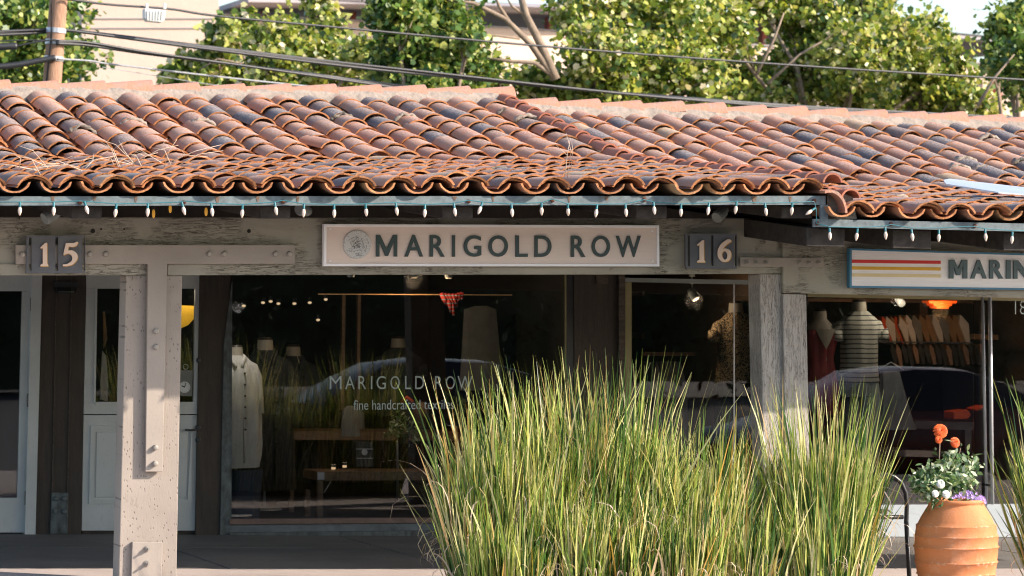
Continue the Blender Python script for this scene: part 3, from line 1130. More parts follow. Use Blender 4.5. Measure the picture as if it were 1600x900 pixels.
wq('lower_leaf', [(130.7, 648.6), (308.2, 648.6), (305, 829), (127.5, 829)], 'door_paint', dd, YW + 0.008, 0.045)
# raised panel with moulding
mb = MB()
for q in ([(142, 665), (301, 665), (299, 671), (148, 671)], [(142, 665), (148, 671), (146, 781), (139, 787)],
          [(139, 787), (146, 781), (293, 781), (299, 787)], [(299, 671), (301, 665), (299, 787), (293, 781)]):
    mb.quad(q, YW - 0.006, 0.014)
mb.out('panel_moulding', 'door_paint', dd)
wq('raised_panel', [(151, 675), (294, 675), (291, 777), (149, 777)], 'door_paint', dd, YW + 0.0, 0.012, bevel=0.004)
wq('door_frame', [(305, 828.5), (130, 828.5), (127, 838), (305, 838)], 'soffit_wood', bl, YW + 0.03, 0.1)
# ironmongery
for (x, y, r) in ((310.5, 563, .022), (309.5, 668, .024), (309.5, 687, .024)):
    c = W(x, y, YW - 0.003)
    vv, ff = loft_vf([(0, 0, 0, r, r), (0, 0, 0.014, r, r), (0, 0, 0.02, r * .6, r * .6)], 14)
    mo('lock_rose', [(c.x + a, c.y - cc, c.z + b) for a, b, cc in vv], ff, 'black_metal', dd)
tube('door_lever', [W(309, 671, YW - 0.035), W(298, 672, YW - 0.04), W(289, 671.5, YW - 0.035)], 0.008, 'black_metal', dd, 6)
wq('wall_panel', [(312.5, 428), (360, 428), (358, 842), (305.5, 842)], 'brown_siding', bl, YW - 0.02, 0.1)
wq('window_jamb', [(350, 540), (363, 440), (361.5, 838), (344, 842)], 'weathered_blue', bl, YW - 0.035, 0.015)
# metal post shoe low on the brown wall
ps = wq('post_shoe', [(81, 770), (107, 770), (106, 834), (78.5, 834)], 'weathered_blue', bl, YW - 0.02, 0.02, bevel=0.003)
for x, y in ((87, 779), (100, 779), (86.5, 799), (100, 799)): bolt(ps, x, y, YW - 0.02, 0.02, 0.016, mat='weathered_blue')

# ---- big shop window of the marigold shop
w1 = wq('window', [(359, 811.5), (704, 809), (897, 806), (897, 813), (704, 816.5), (359, 819.5)], 'sill_wood', bl, YW - 0.05, 0.12)
w1['label'] = 'large shop window with white lettering and a wooden sill'
wq('window_base', [(359, 820), (704, 817), (985, 812), (985, 832), (704, 834.5), (359, 839.5)], 'concrete_base', bl, YW - 0.02, 0.14)
wq('threshold', [(359, 832.5), (704, 829), (1165, 824), (1165, 834), (704, 838), (359, 841)], 'weathered_blue', bl, YW - 0.06, 0.04)
wq('window_pane', [(363, 428), (885, 428), (885, 812), (361, 813)], 'window_glass', w1, YW + 0.01, 0.008)
wq('mullion', [(885.2, 428), (897, 428), (897, 806), (885.2, 808)], 'black_metal', w1, YW - 0.01, 0.06)
wq('mullion_edge', [(882.8, 428), (885, 428), (885, 812), (882.8, 812)], 'olive_jamb', w1, YW - 0.012, 0.02)
wq('wall_panel', [(897.3, 428), (967, 428), (967, 838), (897.3, 838)], 'brown_siding', bl, YW - 0.02, 0.08)
wq('window_jamb', [(967.3, 428), (976.5, 428), (976.5, 838), (967.3, 838)], 'old_timber', bl, YW - 0.05, 0.1)
w2 = wq('window', [(977, 434), (1190, 438), (1190, 445), (977, 440.5)], 'lamp_grey', bl, YW - 0.05, 0.06)
w2['label'] = 'shop window between brown wall panel and peeling posts'
wq('window_jamb', [(977, 441), (987, 441), (987, 812), (977, 812)], 'olive_jamb', w2, YW - 0.05, 0.06)
wq('window_pane', [(987, 440), (1262, 444), (1262, 810), (987, 812)], 'window_glass', w2, YW, 0.008)
wq('glazing_bead', [(1146.3, 442), (1148, 442), (1148, 810), (1146.3, 810)], 'steel', w2, YW - 0.004, 0.003)
# small vent plate above the brown wall
wq('wall_plate', [(932, 430), (950, 430), (950, 444), (932, 444)], 'old_timber', bl, YW - 0.03, 0.01)

# lettering on the glass
GL = YW + 0.004
for ch, a, b in (('M', 515, 533.5), ('A', 539.4, 554), ('R', 560, 572), ('I', 579.5, 581.6), ('G', 588.5, 602.7), ('O', 610, 624.5),
                 ('L', 633, 642), ('D', 648.8, 662.5), ('R', 680, 691), ('O', 696.5, 710.6), ('W', 715, 738)):
    letter(ch, a, 587.7, b, 608, GL, 0.002, 'glass_letters', w1, -0.006, 0)
letter('fine handcrafted textiles', 552.5, 625, 709, 640.5, GL, 0.002, 'glass_letters', w1, -0.004, -1.5, 'lettering')

# ---- right shop front
w3 = wq('window', [(1262, 458), (1900, 470), (1900, 476), (1262, 464)], 'olive_jamb', br, YW - 0.03, 0.08)
w3['label'] = 'clothes shop window with long steel door pulls'
wq('window_pane', [(1262, 462), (1522, 466), (1522, 790), (1262, 790)], 'window_glass', w3, YW, 0.01)
wq('window_pane', [(1523.5, 466), (1800, 472), (1800, 790), (1523.5, 790)], 'window_glass', w3, YW - 0.002, 0.01)
wq('window_base', [(1262, 790), (1800, 786), (1800, 840), (1262, 838)], 'white_base', br, YW - 0.03, 0.16)
for x0, x1, r, Yh in ((1535, 1541.5, 0.013, YW - 0.03), (1546.5, 1550.5, 0.017, YW - 0.07)):
    tube('door_pull', [W(x0, 460, Yh), W(x1, 788, Yh)], r, 'steel', w3, 10)
for y in (471, 757):
    tube('pull_bracket', [W(1535, y, YW), W(1547, y + 1, YW - 0.07)], 0.012, 'black_metal', w3, 6)
letter('18', 1586, 470, 1603, 491, YW - 0.006, 0.002, 'glass_letters', w3, -0.02, 0, 'lettering')

# ---- inside of the shops
def room(par, xa, xb, y1, wall, z0, z1, nm='interior_wall'):
    mb = MB()
    X0, X1 = xa, xb
    mb.add([(X0, y1, z0), (X1, y1, z0), (X1, y1, z1), (X0, y1, z1)], [(0, 1, 2, 3)])
    mb.add([(X0, YW + .12, z0), (X0, y1, z0), (X0, y1, z1), (X0, YW + .12, z1)], [(0, 1, 2, 3)])
    mb.add([(X1, YW + .12, z0), (X1, y1, z0), (X1, y1, z1), (X1, YW + .12, z1)], [(3, 2, 1, 0)])
    mb.out(nm, wall, par)
    mo('interior_floor', [(X0, YW + .05, z0), (X1, YW + .05, z0), (X1, y1, z0), (X0, y1, z0)], [(0, 1, 2, 3)], 'room_floor', par)
    mo('interior_ceiling', [(X0, YW + .05, z1), (X1, YW + .05, z1), (X1, y1, z1), (X0, y1, z1)], [(3, 2, 1, 0)], 'room_wall', par)


xs1 = W(335, 500, YW).x; xs2 = W(932, 500, YW).x; xs3 = W(1215, 500, YW).x
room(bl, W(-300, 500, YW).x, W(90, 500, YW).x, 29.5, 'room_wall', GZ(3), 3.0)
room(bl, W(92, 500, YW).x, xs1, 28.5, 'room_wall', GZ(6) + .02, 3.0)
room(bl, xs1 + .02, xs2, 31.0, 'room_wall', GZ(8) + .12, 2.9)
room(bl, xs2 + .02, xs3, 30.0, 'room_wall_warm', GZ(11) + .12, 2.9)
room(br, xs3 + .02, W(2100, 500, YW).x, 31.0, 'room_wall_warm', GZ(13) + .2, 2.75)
# end and back walls close the building
mo('side_wall', [(XL, YW, 0), (XL, 34.4, 0), (XL, 34.4, 1.9), (XL, 27.7, 3.4), (XL, YW, 3.2)], [(0, 1, 2, 3, 4)], 'stucco', bl)
mo('back_wall', [(XL, 34.4, -.3), (XR_, 34.4, -.3), (XR_, 34.4, 1.9), (XL, 34.4, 1.9)], [(0, 1, 2, 3)], 'stucco', bl)
mo('side_wall', [(XR_, YW, 0), (XR_, 34.4, 0), (XR_, 34.4, 1.9), (XR_, 27.7, 3.2), (XR_, YW, 3.0)], [(4, 3, 2, 1, 0)], 'stucco', br)
#=SECTION2=
# ------------------------------------------------------------------ signs
def sign_marigold():
    c = W(768, 416, YP - 0.04)
    s = thing('shop_sign', c, 'pale pink shop sign reading MARIGOLD ROW with a speckled grey disc', 'sign')
    Y = YP - 0.05
    pq('panel', [(509, 353), (1027, 355), (1028, 413), (508.5, 413)], Y, 0.03, 'sign_pink', s)
    for q in ([(506, 350), (1030, 352), (1026.5, 356), (510.5, 354)], [(506, 350), (510.5, 354), (510, 412), (505.5, 416)],
              [(505.5, 416), (510, 412), (1026.5, 412.5), (1030.5, 416.3)], [(1030, 352), (1030.5, 416.3), (1026.5, 412.5), (1026.5, 356)]):
        pq('frame_bar', q, Y - 0.012, 0.045, 'frame_white', s, bevel=0.0015)
    cc = W(557.5, 382, Y)
    r = 0.098
    vv, ff = loft_vf([(0, 0, 0, r, r), (0, 0, 0.012, r, r), (0, 0, 0.0145, r * .97, r * .97)], 40)
    mo('disc', [(cc.x + a, cc.y - z_, cc.z + b) for a, b, z_ in vv], ff, 'emblem_disc', s)
    # scratchy flower drawn on the disc
    mb = MB()
    for i in range(90):
        a = rnd.uniform(0, 6.28); r0 = abs(rnd.gauss(0, .034)); r1 = r0 + rnd.uniform(.004, .014)
        if r1 > .09: continue
        b = a + rnd.uniform(-.7, .7)
        p = [Vector((cc.x + math.cos(a) * r0, Y - 0.0152, cc.z + math.sin(a) * r0)), Vector((cc.x + math.cos(b) * r1, Y - 0.0152, cc.z + math.sin(b) * r1))]
        mb.tube(p, 0.0009, 4)
    mb.out('disc_drawing', 'slot_dark', s)
    for ch, a, b in (('M', 588, 621), ('A', 631.6, 660.5), ('R', 671, 694.2), ('I', 706, 710.4), ('G', 724, 751.3), ('O', 762.7, 793),
                     ('L', 805, 824), ('D', 834.7, 861), ('R', 891.5, 914), ('O', 924, 952.5), ('W', 962, 1000.5)):
        t = (a - 588) / 412
        if ch == 'M': cut_letter(ch, a, 367, b, 401, Y, 0.014, 'sign_teal', s, .155, .03)
        else: letter(ch, a, 367 + t * 1.6, b, 401 + t * 0.8, Y, 0.014, 'sign_teal', s, 0.010)
    for x, y in ((516, 358), (516, 407.5), (1019, 361), (1020, 408)):
        bolt(s, x, y, Y, 0.007, 0.006, mat='frame_white')
    return s


sign_marigold()


def sign_marin():
    c = W(1500, 452, YP - 0.06)
    s = thing('shop_sign', c, 'white shop sign with blue edge, red gold cream stripes and the letters MARIN', 'sign')
    Y = YP - 0.085
    pq('panel', [(1331, 391), (1700, 402), (1700, 451.5), (1331, 446.5)], Y, 0.03, 'sign_white', s)
    for q in ([(1327.5, 388), (1700, 399), (1700, 402), (1331, 391)], [(1327.5, 388), (1331, 391), (1331, 446.5), (1327.5, 449.5)],
              [(1327.5, 449.5), (1331, 446.5), (1700, 451.5), (1700, 454.5)]):
        pq('frame_bar', q, Y - 0.006, 0.045, 'frame_blue', s)
    for m, y0, y1 in (('stripe_red', 405.5, 410.8), ('stripe_gold', 416, 421.2), ('stripe_cream', 426.8, 432.2)):
        pq('stripe', [(1331.3, y0), (1470, y0 + 1.8), (1470, y1 + 1.6), (1331.3, y1)], Y - 0.002, 0.003, m, s)
    for ch, a, b, t in (('M', 1483.6, 1511.8, 0), ('A', 1515.6, 1540.6, .2), ('R', 1545, 1566.5, .4), ('I', 1571.3, 1578.2, .6), ('N', 1584, 1610, .8)):
        if ch in 'MN': cut_letter(ch, a, 405.8 + t, b, 435.3 + t * .6, Y, 0.016, 'letter_slate', s, .235, .18)
        else: letter(ch, a, 405.8 + t, b, 435.3 + t * .6, Y, 0.016, 'letter_slate', s, 0.030)
    for x, y in ((1339, 396), (1339, 441)): bolt(s, x, y, Y, 0.005, 0.004, mat='frame_white')


sign_marin()


def number_board(q, slots, digits, label):
    (x0, y0), (x1, y1), (x2, y2), (x3, y3) = q
    Y = YP - 0.07
    s = thing('number_board', W((x3 + x2) / 2, y3, Y), label, 'house number', 'slate blue house number boards on the beam')
    # board with slots cut through: slats of board
    top = slots[0][1] ; bot = slots[0][2]
    pts = [(x0, y0), (x1, y1), (x2, y2), (x3, y3)]
    mb = MB()
    xs = [x0]
    for (a, t_, b_) in slots: xs += [a[0], a[1]]
    xs.append(x1)
    def ly(x): return y0 + (y1 - y0) * (x - x0) / (x1 - x0)
    def hy(x): return y3 + (y2 - y3) * (x - x3) / (x2 - x3)
    mb.quad([(x0, y0), (x1, y1), (x1, ly(x1) + 3), (x0, y0 + 3)], Y, 0.03)
    mb.quad([(x3, y3 - 4), (x2, y2 - 4), (x2, y2), (x3, y3)], Y, 0.03)
    for i in range(0, len(xs), 2):
        a, b = xs[i], xs[i + 1]
        mb.quad([(a, ly(a) + 3), (b, ly(b) + 3), (b, hy(b) - 4), (a, hy(a) - 4)], Y, 0.03)
    mb.out('board', 'number_board', s)
    for d, bx in digits:
        x_, y_, X_, Y_ = bx
        if d == 1:
            o = [(0.30, 0.22), (0.02, 0.30), (0.10, 0.20), (0.82, 0.0), (0.86, 0.88, 1), (1.0, 0.99), (0.02, 0.99), (0.30, 0.86, 1), (0.38, 0.22)]
            o = [(0.02, 0.215), (0.62, 0.02), (0.86, 0.0), (0.88, 0.88), (1.0, 0.94), (1.0, 1.0), (0.02, 1.0), (0.05, 0.94), (0.34, 0.88), (0.34, 0.23), (0.10, 0.25)]
            h = ()
        elif d == 5:
            o = [(0.20, 0.06), (0.72, 0.055), (0.93, 0.0), (1.0, 0.03), (0.86, 0.17, 1), (0.38, 0.20), (0.32, 0.36), (0.70, 0.38, 1), (0.96, 0.60, 1),
                 (0.76, 0.86, 1), (0.30, 0.985, 1), (0.0, 0.99), (0.0, 0.93), (0.36, 0.88, 1), (0.62, 0.68, 1), (0.44, 0.50, 1), (0.02, 0.555)]
            h = ()
        else:
            o = [(0.93, 0.0, 1), (1.0, 0.08), (0.62, 0.24, 1), (0.36, 0.43), (0.60, 0.40, 1), (0.96, 0.58, 1), (0.90, 0.86, 1), (0.52, 1.0, 1), (0.10, 0.86, 1),
                 (0.0, 0.60, 1), (0.12, 0.32, 1), (0.46, 0.09, 1)]
            h = ([(0.50, 0.52, 1), (0.33, 0.62, 1), (0.37, 0.82, 1), (0.55, 0.90, 1), (0.70, 0.78, 1), (0.66, 0.60, 1)],)
        poly_digit(o, (x_ + .5, y_ + .9, X_ + .5, Y_ + .9), Y - 0.0005, 0.012, 'digit_gold', s, 'digit_edge', h)
        poly_digit(o, (x_, y_, X_, Y_), Y - 0.0125, 0.005, 'digit_cream', s, 'digit', h)


number_board([(41.5, 368), (133, 368), (133, 427), (41, 427)],
             [((45, 49.3), 371, 423), ((86.5, 91), 371, 423), ((128, 132.4), 371, 423)],
             [(1, (62.5, 379, 75, 416)), (5, (98, 377.5, 122, 416))], 'slate blue board with cream number 15 beside the thick post')
number_board([(1071.5, 365), (1151.5, 365), (1152, 420), (1072.5, 420)],
             [((1074.5, 1078), 368, 417), ((1111, 1115), 368, 417), ((1147, 1151), 368, 417)],
             [(1, (1088.5, 375, 1101, 410)), (6, (1121, 374.5, 1142.5, 409))], 'slate blue board with cream number 16 right of the pink sign')

# ------------------------------------------------------------------ string of bulbs along the eave
bx = [31, 84, 132, 182, 231, 284, 330, 379, 429, 475, 522, 571, 618, 664, 709, 754, 799, 846, 887, 933, 977, 1021, 1064, 1108, 1151, 1195, 1238]
by = [315, 315, 314, 318, 317, 315, 317, 319, 315, 318, 319, 318, 316, 319, 317, 315, 318, 316, 318, 319, 318, 315, 318, 316, 314, 317, 316]
bx2 = [1296, 1340, 1383, 1424, 1467, 1539, 1582, 1622]
by2 = [355, 356, 354, 357, 358, 357, 361, 362]
sl_root = thing('string_lights', W(640, 318, YE - 0.05), 'string of small white bulbs with teal sockets hung along the eave', 'string lights')
YS = YE - 0.035
sv, sf = lathe_vf([(0.007, 0.0), (0.0085, -0.004), (0.0085, -0.026), (0.010, -0.030), (0.009, -0.033)], 10)
sv = [(a * .9, b * .9, c * .9) for a, b, c in sv]
sme = mesh_of('socket', sv, list(sf), 'socket_teal', smooth=True, autosharp=50)
bv, bf = lathe_vf([(0.007, -0.032), (0.0125, -0.044), (0.0148, -0.056), (0.0135, -0.068), (0.009, -0.082), (0.004, -0.092), (0.0008, -0.095)], 12)
bv = [(a * .88, b * .88, c * .9) for a, b, c in bv]
bme = mesh_of('bulb', bv, bf, 'bulb_glass', smooth=True)
for x, y in list(zip(bx, by)) + list(zip(bx2, by2)):
    p = W(x, y + 1, YS)
    r = (nrs.normal() * .16, nrs.normal() * .15, 0)
    link(bpy.data.objects.new('socket', sme), sl_root, p, r)
    link(bpy.data.objects.new('bulb', bme), sl_root, p, r)
p = W(1274, 325, YS)
link(bpy.data.objects.new('socket', sme), sl_root, p, (0, 1.0, 0)); link(bpy.data.objects.new('bulb', bme), sl_root, p, (0, 1.0, 0))


def cable(pts, r, nm='cable', par=None, mat='socket_teal', n=5):
    return tube(nm, pts, r, mat, par, n)


cp = []
al = list(zip(bx, by))
nails = [(-30, 314), (125, 312), (287, 312), (442, 311), (732, 311), (863, 309), (1007, 310), (1272, 313)]
allp = sorted([(x, y + 0.5) for x, y in al] + [(x, y + 2) for x, y in nails])
cable([W(x, y, YS) for x, y in allp] + [W(1275, 326, YS), W(1276, 349, YS)], 0.0032, par=sl_root)
cable([W(x, y + 0.2, YS) for x, y in [(1276, 349), (1296, 354), (1340, 355.5), (1383, 353), (1392, 350.5), (1424, 356), (1467, 356), (1500, 354), (1523, 353.5), (1539, 357), (1582, 360), (1622, 361)]], 0.0032, par=sl_root)

# lit filament bulbs deeper under the eave
for i, (x, y, lb) in enumerate(((240, 334, 'glowing amber filament bulb hanging lowest under the eave above the number 15'), (266, 326, 'glowing amber filament bulb under the eave, middle of three'), (322, 331, 'glowing amber filament bulb under the eave, right one of three'))):
    c = W(x, y, 21.5)
    t = thing('filament_bulb', c, lb, 'light bulb', 'amber filament bulbs under the eave')
    vv, ff = lathe_vf([(0.003, 0.03), (0.009, 0.02), (0.011, 0.0), (0.009, -0.02), (0.003, -0.028)], 10)
    mo('bulb', vv, ff, 'filament_glow', t, c, smooth=True)
    vv, ff = lathe_vf([(0.008, 0.028), (0.009, 0.055), (0.003, 0.06)], 8)
    mo('socket', vv, ff, 'black_metal', t, c)
    tube('cord', [c + Vector((0, 0, .055)), c + Vector((0.02, 0, .16))], 0.003, 'black_metal', t, 4)


def spotlight(px, py, Y, dr, label, mat='lamp_grey', s=1.0, lit=False, two=False):
    c = W(px, py, Y)
    t = thing('spotlight', c, label, 'spotlight')
    vv, ff = loft_vf([(0, 0, 0, .03 * s, .03 * s), (0, 0, .03 * s, .04 * s, .04 * s), (0, 0, .10 * s, .045 * s, .045 * s), (0, 0, .12 * s, .04 * s, .04 * s)], 14)
    d = Vector(dr).normalized()
    q = d.to_track_quat('Z', 'Y').to_matrix()
    mo('lamp_head', [c + q @ Vector(a) for a in vv], ff, mat, t)
    if lit:
        vv, ff = loft_vf([(0, 0, .1205 * s, .03 * s, .03 * s), (0, 0, .122 * s, .03 * s, .03 * s)], 12)
        mo('lens', [c + q @ Vector(a) for a in vv], ff, 'lamp_glow', t)
    tube('arm', [c + q @ Vector((0, 0, .04 * s)), c + Vector((.02 * s, 0, .06 * s)), c + Vector((.02 * s, 0, .13 * s))], 0.008 * s, mat, t, 6)
    cc = c + Vector((.02 * s, 0, .12 * s))
    vv, ff = loft_vf([(cc.x, cc.y, cc.z, .03 * s, .03 * s), (cc.x, cc.y, cc.z + .03 * s, .03 * s, .03 * s)], 10)
    mo('mount', vv, ff, mat, t)


spotlight(1133, 327, 21.6, (-.8, -.5, -.55), 'grey angled spotlight under the eave over the number board sixteen, right of the pink sign')
spotlight(92, 330, 21.6, (-1, -.3, -.5), 'dim spotlight under the eave at the far left over the number board fifteen')
spotlight(482, 330, 21.6, (-.6, -.6, .1), 'grey spotlight under the eave left of the pink sign')
spotlight(1078, 452, 26.9, (.35, -.5, -.8), 'pale track spotlight in the window left of the peeling posts', lit=True, s=.9)
spotlight(1402, 466, 26.7, (.1, -.8, -.5), 'white track spotlight in the clothes shop window', 'white_plastic', s=.8)

# wall lantern on the brown wall
t = thing('wall_light', W(103, 455, YW - .05), 'small clear glass wall light on the brown wall beside the dutch door', 'wall light')
pq('back_plate', [(84, 440), (122, 440), (122, 449), (84, 449)], YW - 0.03, 0.03, 'black_metal', t)
pq('glass_body', [(85, 449), (121, 449), (118, 458), (88, 458)], YW - 0.08, 0.07, 'window_glass', t)
tube('lamp_tube', [W(91, 456, YW - .05), W(116, 456, YW - .05)], 0.006, 'lamp_grey', t, 6)

# ------------------------------------------------------------------ shop contents
def mannequin(px, ynk, Y, label, top, bottom, scale=1.0, neck=True, fold=0.12, kind='shirt', sleeves=True, stand=True, face=0.0):
    """headless display figure: neck at picture height ynk"""
    c = W(px, ynk, Y); x, z = c.x, c.z
    s = scale
    t = thing('mannequin', (x, Y, GZ(x) + .12), label, 'mannequin')
    sh = (.16, .17, .10) if kind == 'dress' else (.14, .11, .08)
    loft('body', [(x, Y, z - .62 * s, .16 * s, .11 * s), (x, Y, z - .45 * s, .125 * s, .10 * s), (x, Y, z - .22 * s, sh[0] * s, .10 * s), (x, Y, z - .12 * s, sh[1] * s, .085 * s),
                  (x, Y, z - .07 * s, sh[2] * s, .07 * s), (x, Y, z - .04 * s, .068 * s, .065 * s), (x, Y, z + .035 * s, .062 * s, .062 * s)], 'mannequin_skin', t)
    loft('neck_cap', [(x, Y, z + .036 * s, .06 * s, .06 * s), (x, Y, z + .055 * s, .05 * s, .05 * s)], 'dark_wood', t)
    if kind == 'coat':
        rings = [(x, Y, z - 1.15 * s, .25 * s, .17 * s), (x, Y, z - .8 * s, .235 * s, .16 * s), (x, Y, z - .5 * s, .215 * s, .15 * s), (x, Y, z - .24 * s, .185 * s, .13 * s),
                 (x, Y, z - .15 * s, .165 * s, .10 * s), (x, Y, z - .09 * s, .11 * s, .08 * s), (x, Y, z - .045 * s, .075 * s, .07 * s)]
    elif kind == 'dress':
        rings = [(x, Y, z - .95 * s, .22 * s, .16 * s), (x, Y, z - .7 * s, .20 * s, .15 * s), (x, Y, z - .42 * s, .14 * s, .11 * s), (x, Y, z - .22 * s, .175 * s, .135 * s), (x, Y, z - .14 * s, .172 * s, .12 * s)]
    else:
        rings = [(x, Y, z - .66 * s, .185 * s, .13 * s), (x, Y, z - .5 * s, .165 * s, .125 * s), (x, Y, z - .3 * s, .162 * s, .125 * s), (x, Y, z - .18 * s, .178 * s, .12 * s),
                 (x, Y, z - .125 * s, .165 * s, .10 * s), (x, Y, z - .085 * s, .12 * s, .08 * s), (x, Y, z - .045 * s, .072 * s, .07 * s)]
    # finer rings
    fine = []
    for a, b in zip(rings, rings[1:]):
        for k in range(3): fine.append(tuple(a[i] + (b[i] - a[i]) * k / 3 for i in range(5)))
    fine.append(rings[-1])
    loft({'coat': 'coat', 'dress': 'dress', 'shirt': 'shirt'}[kind], fine, top, t, 56, fold * 1.3, px * .1)
    if sleeves:
        for sd in (-1, 1):
            ln = .62 if kind == 'coat' else .30
            pts = [(x + sd * .11 * s, Y, z - .135 * s), (x + sd * .165 * s, Y, z - .17 * s), (x + sd * .20 * s, Y - .01, z - .26 * s), (x + sd * .215 * s, Y - .02, z - ln * .75 * s), (x + sd * .22 * s, Y - .03, z - ln * s)]
            tube('sleeve', pts, [.045 * s, .058 * s, .058 * s, .056 * s, .056 * s], top, t, 12)
    if kind == 'coat':
        fy = lambda q: Y - .16 * s
        tube('placket', [(x + .02 * s, Y - .085 * s, z - .12 * s), (x + .03 * s, Y - .14 * s, z - .3 * s), (x + .035 * s, Y - .165 * s, z - .7 * s), (x + .04 * s, Y - .175 * s, z - 1.1 * s)], .008 * s, top, t, 6)
        for k in range(6):
            u_ = .22 + k * .11
            tube('button', [(x + .05 * s, Y - (.13 + .04 * min(1, u_)) * s, z - u_ * s), (x + .05 * s, Y - (.145 + .04 * min(1, u_)) * s - .01, z - u_ * s)], .010 * s, 'dark_wood', t, 8)
        for sd in (-1, 1):
            tube('collar', [(x + sd * .06 * s, Y + .03 * s, z - .04 * s), (x + sd * .075 * s, Y - .05 * s, z - .06 * s), (x + sd * .03 * s, Y - .115 * s, z - .16 * s)], .018 * s, top, t, 8)
    if kind == 'dress':
        # deep neckline with the pale form showing
        mb = MB()
        zz = [(z - .135 * s, .10), (z - .19 * s, .075), (z - .25 * s, .045), (z - .32 * s, .004)]
        vv = []
        for q, hw in zz:
            for k in range(5):
                xx = hw * s * (k / 2 - 1)
                vv.append((x + xx, Y - .15 * s * math.sqrt(max(0, 1 - (xx / (.19 * s)) ** 2)), q))
        mo('neckline', vv, [(i * 5 + k, i * 5 + k + 5, i * 5 + k + 6, i * 5 + k + 1) for i in range(3) for k in range(4)], 'mannequin_skin', t, smooth=True)
    if bottom:
        for sd in (-1, 1):
            pts = [(x + sd * .075 * s, Y, z - .62 * s), (x + sd * .10 * s, Y, z - .85 * s), (x + sd * .105 * s, Y, z - 1.45 * s)]
            tube('trouser_leg', pts, [.10 * s, .10 * s, .075 * s], bottom, t, 14)
        loft('waistband', [(x, Y, z - .78 * s, .175 * s, .12 * s), (x, Y, z - .68 * s, .178 * s, .125 * s), (x, Y, z - .6 * s, .165 * s, .115 * s)], bottom, t, 20, .05)
    if stand:
        zb = GZ(x) + .12
        tube('stand_pole', [(x, Y + .02, z - .6 * s), (x, Y + .02, zb + .02)], .012, 'steel', t, 6)
        loft('stand_base', [(x, Y, zb, .15, .15), (x, Y, zb + .015, .14, .14)], 'steel', t, 16)
    return t


mannequin(369, 548, 26.75, 'mannequin in a long pale linen coat at the left end of the large window', 'linen', None, .84, kind='coat', fold=.3)
mannequin(414, 538, 27.5, 'mannequin in a dark patterned coat right of the pale linen coat', 'cloth_dark', None, 1.08, kind='coat')
mannequin(458, 548, 28.3, 'mannequin in black standing farther back than the dark patterned coat', 'cloth_dark', None, 1.0, kind='coat')
mannequin(622, 535, 28.6, 'mannequin in a dim grey knit behind the table in the large window', 'cloth_dark', None, 1.0, kind='shirt')
mannequin(1150, 480, 26.9, 'mannequin in a black and gold patterned top left of the peeling posts', 'patterned_cloth', 'cloth_dark', 1.0, kind='shirt')
mannequin(1281, 492, 26.75, 'mannequin in a red sleeveless dress right of the peeling posts', 'cloth_red', None, .92, kind='dress', sleeves=False, fold=.2)
mannequin(1342, 478, 26.7, 'headless mannequin in a striped knit tee and sage trousers', 'striped_knit', 'cloth_sage', 1.02, kind='shirt', fold=.1)

# blue lower cloth under the pale coat
c = W(385, 740, 26.7)
t = thing('hanging_cloth', c, 'dark blue cloth hanging below the pale linen coat', 'cloth')
loft('cloth', [(c.x, 26.72, c.z - .55, .09, .05), (c.x - .02, 26.72, c.z - .25, .13, .07), (c.x - .02, 26.72, c.z + .03, .15, .09)], 'cloth_blue', t, 24, .3)


def box_thing(name, pts, Y, d, mat, label, cat, **k):
    c = W(sum(p[0] for p in pts) / len(pts), max(p[1] for p in pts), Y)
    t = thing(name, c, label, cat)
    pq(k.get('part', 'body'), pts, Y, d, mat, t)
    return t


# grey skirt beside the striped figure
c = W(1392, 580, 26.8)
t = thing('hanging_skirt', c, 'grey short skirt hanging beside the sage trousers', 'skirt')
loft('skirt', [(c.x + .07, 26.8, c.z - .52, .17, .05), (c.x + .03, 26.8, c.z - .25, .13, .05), (c.x, 26.8, c.z, .09, .04)], 'cloth_grey', t, 24, .25)
tube('hanger', [W(1374, 576, 26.8), W(1392, 566, 26.8), W(1412, 578, 26.8)], .006, 'steel', t, 5)

# two tables in the window
t = thing('display_table', W(580, 810, 27.6), 'tall rustic wooden table behind the low bench in the large window', 'table')
pq('table_top', [(453, 674), (720, 676), (720, 689), (453, 687)], 27.5, .7, 'table_wood', t)
pq('leg', [(454, 688), (461, 688), (459, 812), (452, 812)], 27.55, .06, 'table_wood', t)
pq('leg', [(712, 688), (719, 688), (719, 812), (712, 812)], 27.55, .06, 'table_wood', t)
tube('brace', [W(463, 735, 27.55), W(488, 690, 27.55)], .01, 'black_metal', t, 5)
t = thing('display_bench', W(600, 815, 26.8), 'low light brown wooden bench just inside the large window', 'bench')
pq('bench_top', [(496, 737), (740, 736.5), (740, 750), (496, 751)], 26.7, .45, 'table_wood', t)
pq('corner_plate', [(496, 738), (507, 738), (507, 749.5), (496, 749.5)], 26.695, .004, 'steel', t)
pq('leg', [(497, 752), (505, 752), (504, 814), (496, 814)], 26.72, .05, 'table_wood', t)
pq('leg', [(478, 765), (485, 765), (485, 808), (478, 808)], 27.0, .05, 'table_wood', t)
tube('brace', [W(506, 770, 26.75), W(517, 752, 26.75)], .006, 'steel', t, 5)

